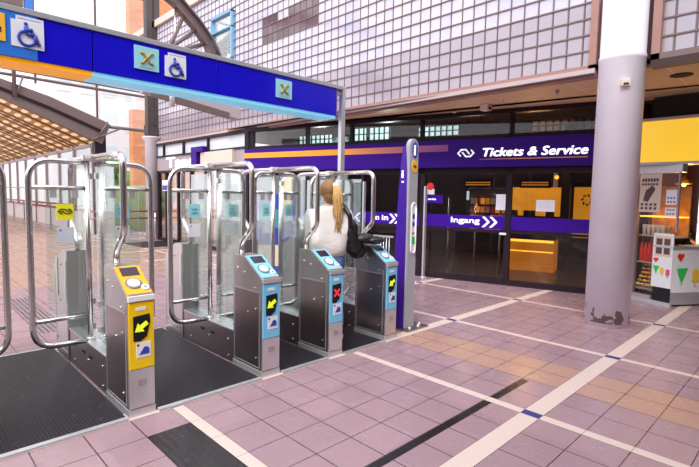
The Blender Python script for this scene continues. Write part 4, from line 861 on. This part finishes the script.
struct(B().box(-0.45, -0.40, 0.45, 2.3, 0, 3.3).box(3.45, 3.5, 0.3, 2.3, 0, 3.3).done('wall_kiosk_side', M['kbrown'], None, K1))
struct(B().box(-0.1, 3.5, 0.35, 2.3, 2.93, 2.97).done('ceiling_kiosk', M['kbrown'], None, K1))
po = tag(B().box(0.02, 0.36, -0.008, -0.001, 1.44, 2.04).done('food_poster', M['beige'], None, K1), 'large brown and cream food poster at the kiosk window beside the pillar', 'poster')
B().prism([(0.08, 1.62), (0.16, 1.60), (0.27, 1.80), (0.22, 1.86), (0.12, 1.78)], -0.012, -0.008, 'y').done('picture', M['shadow_brown'], po)
for z0, z1, n_, st_, w_ in ((1.92, 1.97, 6, 0.045, 0.035), (1.86, 1.895, 6, 0.045, 0.03), (1.54, 1.58, 4, 0.07, 0.04), (1.48, 1.52, 4, 0.07, 0.04)):
    tx = B()
    for i in range(n_): tx.box(0.05+i*st_, 0.05+i*st_+w_, -0.011, -0.008, z0, z1)
    tx.done('print_row', M['shadow_brown'], po)
for (x0, x1, z0, z1, lab) in ((0.44, 0.60, 1.56, 1.79, 'upper white notice on the kiosk glass right of the poster'), (0.44, 0.60, 1.38, 1.52, 'lower notice with small pictograms on the kiosk glass')):
    q = tag(B().box(x0, x1, -0.008, -0.001, z0, z1).done('kiosk_notice', M['paper'], None, K1), lab, 'notice', 'notices on the kiosk glass'); l = B()
    for i in range(3):
        for j in range(2): l.box(x0+0.02+i*0.045, x0+0.05+i*0.045, -0.011, -0.008, z0+0.03+j*0.06, z0+0.06+j*0.06)
    l.done('pictograms', M['ring'], q)
# display shelves with goods
sv = empty('display_shelf', 'lit display shelf unit inside the kiosk window', 'shelf', K1)
for z in (0.18, 0.62, 1.05, 1.36): B().box(0.0, 0.58 if z > 1 else 0.31, 0.06, 0.36, z, z+0.02).done('shelf_board', M['amber'] if z == 1.36 else M['pale_trim'], sv)
B().box(0.0, 0.31, 0.37, 0.39, 0.1, 1.05).box(0.0, 0.58, 0.37, 0.39, 1.05, 1.85).done('back_panel', M['kiosk_back'], sv)
n = 0
for i in range(5):
    for j in range(2):
        x = 0.05+i*0.075; z = 1.07+0
        if j == 0:
            tag(B().lathe([(0.022, 0), (0.03, 0.16), (0.031, 0.165)], (x, 0.12, 1.071), 12).done('paper_cup', M['kwhite'], None, K1), 'white paper cup in the upper row inside the kiosk window', 'cup', 'paper cups in the kiosk window')
        else:
            tag(B().lathe([(0.026, 0), (0.026, 0.15), (0.02, 0.16)], (x+0.03, 0.22, 1.071), 12).done('grey_tin', M['trim'], None, K1), 'grey tin standing behind the paper cups in the kiosk window', 'tin', 'grey tins in the kiosk window')
for i in range(5):
    for j in range(2):
        tag(B().lathe([(0.025, 0), (0.027, 0.01), (0.027, 0.20), (0.018, 0.24), (0.016, 0.30)], (0.035+i*0.06, 0.11+j*0.1, 0.641), 12).done('red_bottle', M['red'], None, K1), 'red drinks bottle on the middle shelf of the kiosk window', 'bottle', 'red bottles in the kiosk window')
tr_ = empty('pastry_tray', 'slanted wire tray heaped with pastries in the kiosk window', 'tray', K1)
B().box(0.01, 0.31, 0.04, 0.34, 0.20, 0.215).done('tray', M['pale_trim'], tr_)
for i in range(7): B().tube([(0.02+i*0.045, 0.04, 0.21), (0.03+i*0.045, 0.04, 0.30)], 0.005, 6).done('wire', M['tube'], tr_)
for i in range(4):
    for j in range(6):
        x = 0.05+i*0.07+random.uniform(-.01, .01); z = 0.25+j*0.062; y = 0.09+j*0.03
        pt = [(x-0.035, y, z), (x-0.018, y-0.02, z+0.012), (x+0.01, y-0.02, z+0.012), (x+0.035, y, z-0.005)]
        tag(B().tube(pt, [0.008, 0.024, 0.026, 0.008], 8).done('croissant' if (i+j) % 2 else 'bread_roll', M['bread'] if (i+j) % 2 else M['bread2'], None, K1), ('brown croissant' if (i+j) % 2 else 'golden bread roll')+' in the heap in the kiosk window', 'pastry', 'croissants in the kiosk window' if (i+j) % 2 else 'bread rolls in the kiosk window')
# ice-cream counter
ic = empty('icecream_counter', 'white counter with ice cream pictures and grey base at the kiosk corner', 'counter')
k1 = Vector((6.95, -1.70)); e_ = Vector((-0.352, -0.936)); ef = Vector((0.838, -0.545))
Pc = lambda a, c: tuple(k1 - e_*a + ef*c)
quad = lambda a0, c0, a1, c1: [Pc(a0, c0), Pc(a1, c0), Pc(a1, c1), Pc(a0, c1)]
B().prism([Pc(0, 0), Pc(0.27, 0), Pc(0.27, 0.5), Pc(0.4, 1.3), Pc(0, 1.3)], 0.22, 0.90, 'z').done('body', M['kwhite'], ic)
B().prism([Pc(0, 0), Pc(0.27, 0), Pc(0.27, 0.5), Pc(0.4, 1.3), Pc(0, 1.3)], 0.03, 0.22, 'z').done('base', M['trim'], ic)
B().prism([Pc(-0.02, -0.02), Pc(0.29, -0.02), Pc(0.29, 0.5), Pc(0.42, 1.3), Pc(-0.02, 1.3)], 0.90, 0.93, 'z').done('top', M['trim'], ic)
ads = B().box(0.33, 0.60, -0.012, -0.002, 0.06, 0.28).done('black_kick_panel', M['black'], ic, K1)
B().box(0.30, 0.605, -0.015, 0.0, 0.28, 1.12).done('side_panel', M['kwhite'], ic, K1)
B().box(0.33, 0.58, -0.018, -0.015, 0.76, 1.08).done('picture_panel', M['beige'], ic, K1)
B().box(-0.35+0.33, 0.62, -0.03, 0.02, -0.0, 0.06).done('sill', M['trim'], ic, K1)
for i in range(4): B().box(0.35+(i % 2)*0.12, 0.44+(i % 2)*0.12, -0.020, -0.018, 0.80+(i//2)*0.14, 0.90+(i//2)*0.14).done('picture', M['shadow_brown'], ic, K1)
def cone_pic(x, z, s, K): B().prism([(x-0.5*s, z+0.5*s), (x+0.5*s, z+0.5*s), (x+0.08*s, z-0.5*s), (x-0.08*s, z-0.5*s)], -0.022, -0.017, 'y').prism([(x-0.03*s, z-0.5*s), (x+0.03*s, z-0.5*s), (x+0.03*s, z-0.8*s), (x-0.03*s, z-0.8*s)], -0.022, -0.017, 'y').done('green_icecream', M['green'], ic, K)
def lolly_pic(x, z, s, K, m): B().prism([(x-0.28*s, z-0.4*s), (x-0.3*s, z+0.35*s), (x-0.15*s, z+0.55*s), (x+0.15*s, z+0.55*s), (x+0.3*s, z+0.35*s), (x+0.28*s, z-0.4*s)], -0.022, -0.017, 'y').prism([(x-0.06*s, z-0.4*s), (x+0.06*s, z-0.4*s), (x+0.06*s, z-0.8*s), (x-0.06*s, z-0.8*s)], -0.022, -0.017, 'y').done('icecream_bar', M[m], ic, K)
def heart(x, z, s, K): B().prism([(x, z-0.5*s), (x+0.5*s, z+0.1*s), (x+0.42*s, z+0.42*s), (x+0.15*s, z+0.45*s), (x, z+0.28*s), (x-0.15*s, z+0.45*s), (x-0.42*s, z+0.42*s), (x-0.5*s, z+0.1*s)], -0.022, -0.017, 'y').done('red_emblem', M['red'], ic, K)
cone_pic(0.37, 0.56, 0.10, K1); lolly_pic(0.46, 0.54, 0.10, K1, 'lolly'); lolly_pic(0.55, 0.52, 0.10, K1, 'pink'); heart(0.36, 0.70, 0.08, K1)
cone_pic(0.17, 0.50, 0.20, K2); lolly_pic(0.42, 0.48, 0.19, K2, 'lolly'); lolly_pic(0.66, 0.48, 0.19, K2, 'pink'); heart(0.13, 0.77, 0.12, K2)
# kiosk lamp and glow
lm = empty('pendant_lamp', 'brass dome pendant lamp hanging in the kiosk opening', 'lamp', T(7.72, -1.63, 1.90))
B().lathe([(0.115, 0), (0.12, 0.01), (0.08, 0.06), (0.03, 0.09), (0.02, 0.14)], (0, 0, 0), 24).done('lamp_shade', M['copper_lamp'], lm); B().ball((0, 0, 0.0), 0.04, 0.04, 0.04).done('bulb', M['amber'], lm)
B().tube([(0, 0, 0.13), (0, 0, 0.60)], 0.004, 6).done('cord', M['black'], lm)
for (x, y, z, pw, c_) in ((7.72, -1.63, 1.80, 18, (1, 0.62, 0.25)), (7.12, -2.30, 2.35, 45, (1, 0.6, 0.22))):  # pendant bulb, then an extra light added for orange glow on the floor
    L = bpy.data.lights.new('kiosk_light', 'POINT'); L.energy = pw; L.color = c_; L.shadow_soft_size = 0.05
    lo = bpy.data.objects.new('kiosk_light', L); COL.objects.link(lo); lo.location = (x, y, z)
tag(B().disc((7.6, -1.95, 2.40), 0.10, 0.03, 'z').done('ceiling_spot', M['amber']), 'round bright ceiling spot just inside the kiosk opening', 'lamp')
bk = empty('back_counter', 'back counter with orange and red wares deep inside the kiosk', 'counter', K1)
B().box(0.5, 2.6, 1.7, 2.2, 0, 1.0).done('body', M['kbrown'], bk); B().box(0.5, 2.6, 1.68, 2.22, 1.0, 1.04).done('top', M['wood'], bk)
for i in range(14): tag(B().lathe([(0.05, 0), (0.055, 0.12+0.04*(i % 3)), (0.04, 0.2+0.04*(i % 3))], (0.62+0.14*i, 1.85, 1.045), 10).done('jar', M[['amber', 'bread2', 'red', 'bread', 'kwhite'][i % 5]], None, K1), 'small coloured jar in the row on the kiosk back counter', 'jar', 'jars on the kiosk back counter')
wsf = empty('wall_shelf', 'wooden wall shelf above the kiosk back counter', 'shelf', K1); B().box(0.4, 2.6, 2.05, 2.28, 1.5, 1.53).done('board', M['wood'], wsf); B().box(0.5, 0.54, 2.1, 2.28, 1.38, 1.5).done('bracket', M['black'], wsf)
for i in range(12): tag(B().box(0.46+0.17*i, 0.58+0.17*i, 2.1, 2.2, 1.531, 1.68+0.05*(i % 3), 0.005).done('packet', M[['red', 'amber_dim', 'beige', 'bread2'][i % 4]], None, K1), 'small packet in the row on the kiosk wall shelf', 'packet', 'packets on the kiosk wall shelf')

# ------------------------------------------------------------ people
def skin_mesh(name, joints, edges, mt, parent, sub=2, root=0):
    me = bpy.data.meshes.new(name); me.from_pydata([j[0] for j in joints], edges, []); o = bpy.data.objects.new(name, me); COL.objects.link(o)
    md = o.modifiers.new('s', 'SKIN'); 
    for i, j in enumerate(joints):
        sv_ = me.skin_vertices[0].data[i]; r = j[1]; sv_.radius = (r, r) if isinstance(r, (int, float)) else r; sv_.use_root = (i == root)
    md.use_smooth_shade = True
    if sub: s2 = o.modifiers.new('u', 'SUBSURF'); s2.levels = sub; s2.render_levels = sub
    dg = bpy.context.evaluated_depsgraph_get(); m2 = bpy.data.meshes.new_from_object(o.evaluated_get(dg))
    bpy.data.objects.remove(o)
    m2.materials.clear(); m2.materials.append(mt)
    for p_ in m2.polygons: p_.use_smooth = True
    r_ = bpy.data.objects.new(name, m2); COL.objects.link(r_); r_.parent = parent
    return r_
def hand(j, e, wrist, d, side, idx):
    """adds palm + five fingers to joints/edges; d = pointing direction"""
    d = Vector(d).normalized(); u = Vector((0, 0, 1)); s = d.cross(u).normalized()
    w0 = Vector(wrist); palm = w0+d*0.06
    j.append((tuple(palm), (0.026, 0.014))); pi_ = len(j)-1; e.append((idx, pi_))
    for k, (off, ln) in enumerate(((-0.028, 0.062), (-0.010, 0.074), (0.010, 0.070), (0.028, 0.055))):
        a = palm+s*off*0.9+d*0.03; b_ = a+d*ln*0.5-u*0.008; c = a+d*ln*0.85-u*0.035
        for p_, r in ((a, 0.0095), (b_, 0.0085), (c, 0.007)):
            j.append((tuple(p_), r))
        n_ = len(j); e.extend([(pi_, n_-3), (n_-3, n_-2), (n_-2, n_-1)])
    t1 = w0+d*0.03-s*0.03*side; t2 = t1+d*0.03-s*0.02*side; 
    j.append((tuple(t1), 0.011)); j.append((tuple(t2), 0.008)); n_ = len(j); e.extend([(idx, n_-2), (n_-2, n_-1)])
def head(parent, c, hairm):
    h = skin_mesh('head_tmp', [((0, 0, 0), 0.05)], [], M['skin'], parent) if False else None

def person(at, label, top, trousers, pose, hair_m, extra_hair):
    p = empty('person', label, 'person', at)
    L = pose
    J = [((0, 0, 0.95), (0.15, 0.11)), ((0, 0.0, 1.12), (0.125, 0.095)), ((0, 0.0, 1.32), (0.15, 0.10)), ((0, 0.0, 1.44), (0.085, 0.07)), ((0, 0.01, 1.50), 0.055), ((0, 0.02, 1.56), 0.065), ((0, 0.03, 1.62), (0.085, 0.10)), ((0, 0.03, 1.69), (0.07, 0.085))]
    E = [(i, i+1) for i in range(7)]
    for s, key in ((-1, 'l'), (1, 'r')):
        el, wr = L['elbow_'+key], L['wrist_'+key]
        n = len(J); J += [((s*0.17, 0, 1.40), 0.06), (el, 0.043), (wr, 0.028)]; E += [(2, n), (n, n+1), (n+1, n+2)]
        hand(J, E, wr, L['hand_'+key], s, n+2)
        n = len(J); f = L['foot_'+key]; kn = L['knee_'+key]
        J += [((s*0.09, 0, 0.86), 0.095), (kn, 0.06), ((f[0], f[1], 0.10), 0.042), ((f[0], f[1]+0.03, 0.05), 0.04), ((f[0], f[1]+0.16, 0.035), 0.032)]
        E += [(0, n), (n, n+1), (n+1, n+2), (n+2, n+3), (n+3, n+4)]
    skin_mesh('body', J, E, M['skin'], p, 2)
    # clothes
    J = [((0, 0, 1.02), (0.17, 0.135)), ((0, 0, 0.90), (0.16, 0.13))]; E = [(0, 1)]
    for s, key in ((-1, 'l'), (1, 'r')):
        n = len(J); f = L['foot_'+key]; kn = L['knee_'+key]
        J += [((s*0.09, 0, 0.80), 0.105), (kn, 0.078), ((f[0], f[1], 0.12), 0.062)]; E += [(1, n), (n, n+1), (n+1, n+2)]
    skin_mesh('trousers', J, E, M[trousers], p, 2)
    J = [((0, 0, 0.87), (0.235, 0.185)), ((0, 0.0, 1.08), (0.24, 0.175)), ((0, -0.005, 1.28), (0.235, 0.155)), ((0, 0, 1.43), (0.12, 0.095)), ((0, 0.0, 1.49), 0.072)]; E = [(0, 1), (1, 2), (2, 3), (3, 4)]
    for s, key in ((-1, 'l'), (1, 'r')):
        el, wr = L['elbow_'+key], L['wrist_'+key]; n = len(J)
        J += [((s*0.205, 0, 1.36), 0.095), (el, 0.09), (tuple(Vector(el).lerp(Vector(wr), 0.85)), 0.055)]; E += [(2, n), (n, n+1), (n+1, n+2)]
    skin_mesh('sweater', J, E, M[top], p, 2)
    sh = B()
    for key in 'lr': f = L['foot_'+key]; sh.ball((f[0], f[1]+0.06, 0.045), 0.05, 0.145, 0.045, 2)
    sh.done('shoes', M['white'], p)
    h = B(); h.ball((0, 0.005, 1.655), 0.108, 0.120, 0.112, 3); h.ball((0, -0.03, 1.585), 0.078, 0.075, 0.085, 3)
    for v in h.bm.verts:
        if v.co.y > 0.06 and v.co.z < 1.70: v.co.y = 0.06
    h.done('hair', M[hair_m], p)
    fc = B()
    for s in (-1, 1): fc.ball((s*0.033, 0.118, 1.64), 0.012, 0.008, 0.008)
    fc.done('eyes', M['white'], p); B().ball((0, 0.128, 1.61), 0.013, 0.02, 0.022).done('nose', M['skin'], p); B().ball((0, 0.115, 1.575), 0.025, 0.01, 0.007).done('mouth', M['pink'], p)
    return p
pose = dict(elbow_l=(-0.29, 0.03, 1.13), wrist_l=(-0.24, 0.26, 1.02), hand_l=(0.2, 1, -0.1), elbow_r=(0.27, 0.02, 1.13), wrist_r=(0.32, 0.25, 1.06), hand_r=(0.1, 1, -0.1),
            knee_l=(-0.10, 0.06, 0.48), foot_l=(-0.10, 0.10, 0), knee_r=(0.10, 0.05, 0.48), foot_r=(0.11, -0.14, 0))
PM = T(1.95, 0.56, 0.012, -0.55)
wm = person(PM, 'woman seen from behind in a cream sweater with long blond ponytail, passing the gates', 'sweater', 'jean', pose, 'hair_dark', None)
pt = B()
random.seed(3)
for k in range(30):
    a = random.uniform(-1, 1); b0 = random.uniform(-1, 1); ph = random.uniform(0, 6); ln_ = random.uniform(0.30, 0.52)
    pts = []
    for q_ in range(9):
        t_ = q_/8; spread = 0.012+0.034*math.sin(min(1, t_*1.25)*PI*0.8)
        pts.append((0.055+0.02*t_+a*spread+0.012*math.sin(t_*16+ph), -0.115-0.055*min(1, t_*4)+b0*0.02*math.sin(t_*PI)+0.015*t_, 1.70-0.015*0-ln_*t_+0.02*(1-abs(1-t_*6)) if t_ < 0.17 else 1.70-ln_*t_))
    pt.tube(pts, [0.010, 0.012, 0.012, 0.011, 0.010, 0.009, 0.008, 0.006, 0.003], 6)
pt.done('ponytail', M['hair'], wm)
B().lathe([(0.03, -0.012), (0.036, 0), (0.03, 0.012)], (0, 0, 0), 14).done('hair_band', M['white'], wm, Matrix.Translation((0.05, -0.115, 1.70)) @ Matrix.Rotation(1.2, 4, 'X'))
bg = empty('shoulder_bag', 'black leather bag with strap hanging from the right shoulder of the woman', 'bag', PM)
q = B()
random.seed(5)
for k, (x, y, z, a, b_, c) in enumerate(((0.24, -0.09, 1.18, 0.075, 0.07, 0.15), (0.27, -0.06, 1.05, 0.10, 0.085, 0.12), (0.38, -0.05, 1.12, 0.14, 0.09, 0.06), (0.50, -0.06, 1.10, 0.12, 0.10, 0.045), (0.33, 0.0, 0.98, 0.10, 0.08, 0.09))): q.ball((x, y, z), a, b_, c, 3, 0.09)
q.done('body', M['leather'], bg)
B().tube(fillet([(0.22, -0.12, 1.20), (0.20, -0.17, 1.38), (0.13, -0.08, 1.50), (0.15, 0.08, 1.47), (0.27, 0.10, 1.12)], 0.08, 4), 0.026, 8).done('strap', M['leather'], bg)
st_pose = dict(elbow_l=(-0.27, 0.03, 1.13), wrist_l=(-0.2, 0.25, 1.05), hand_l=(0.2, 1, 0), elbow_r=(0.27, 0.02, 1.13), wrist_r=(0.2, 0.25, 1.05), hand_r=(-0.1, 1, 0), knee_l=(-0.10, 0.03, 0.48), foot_l=(-0.10, 0.0, 0), knee_r=(0.10, 0.03, 0.48), foot_r=(0.11, 0.0, 0))
kp = person(T(8.17, -1.46, 0, 2.2) @ Matrix.Scale(0.9, 4), 'kiosk worker with dark hair in black clothes standing behind the ice cream counter', 'leather', 'black', st_pose, 'black', None)
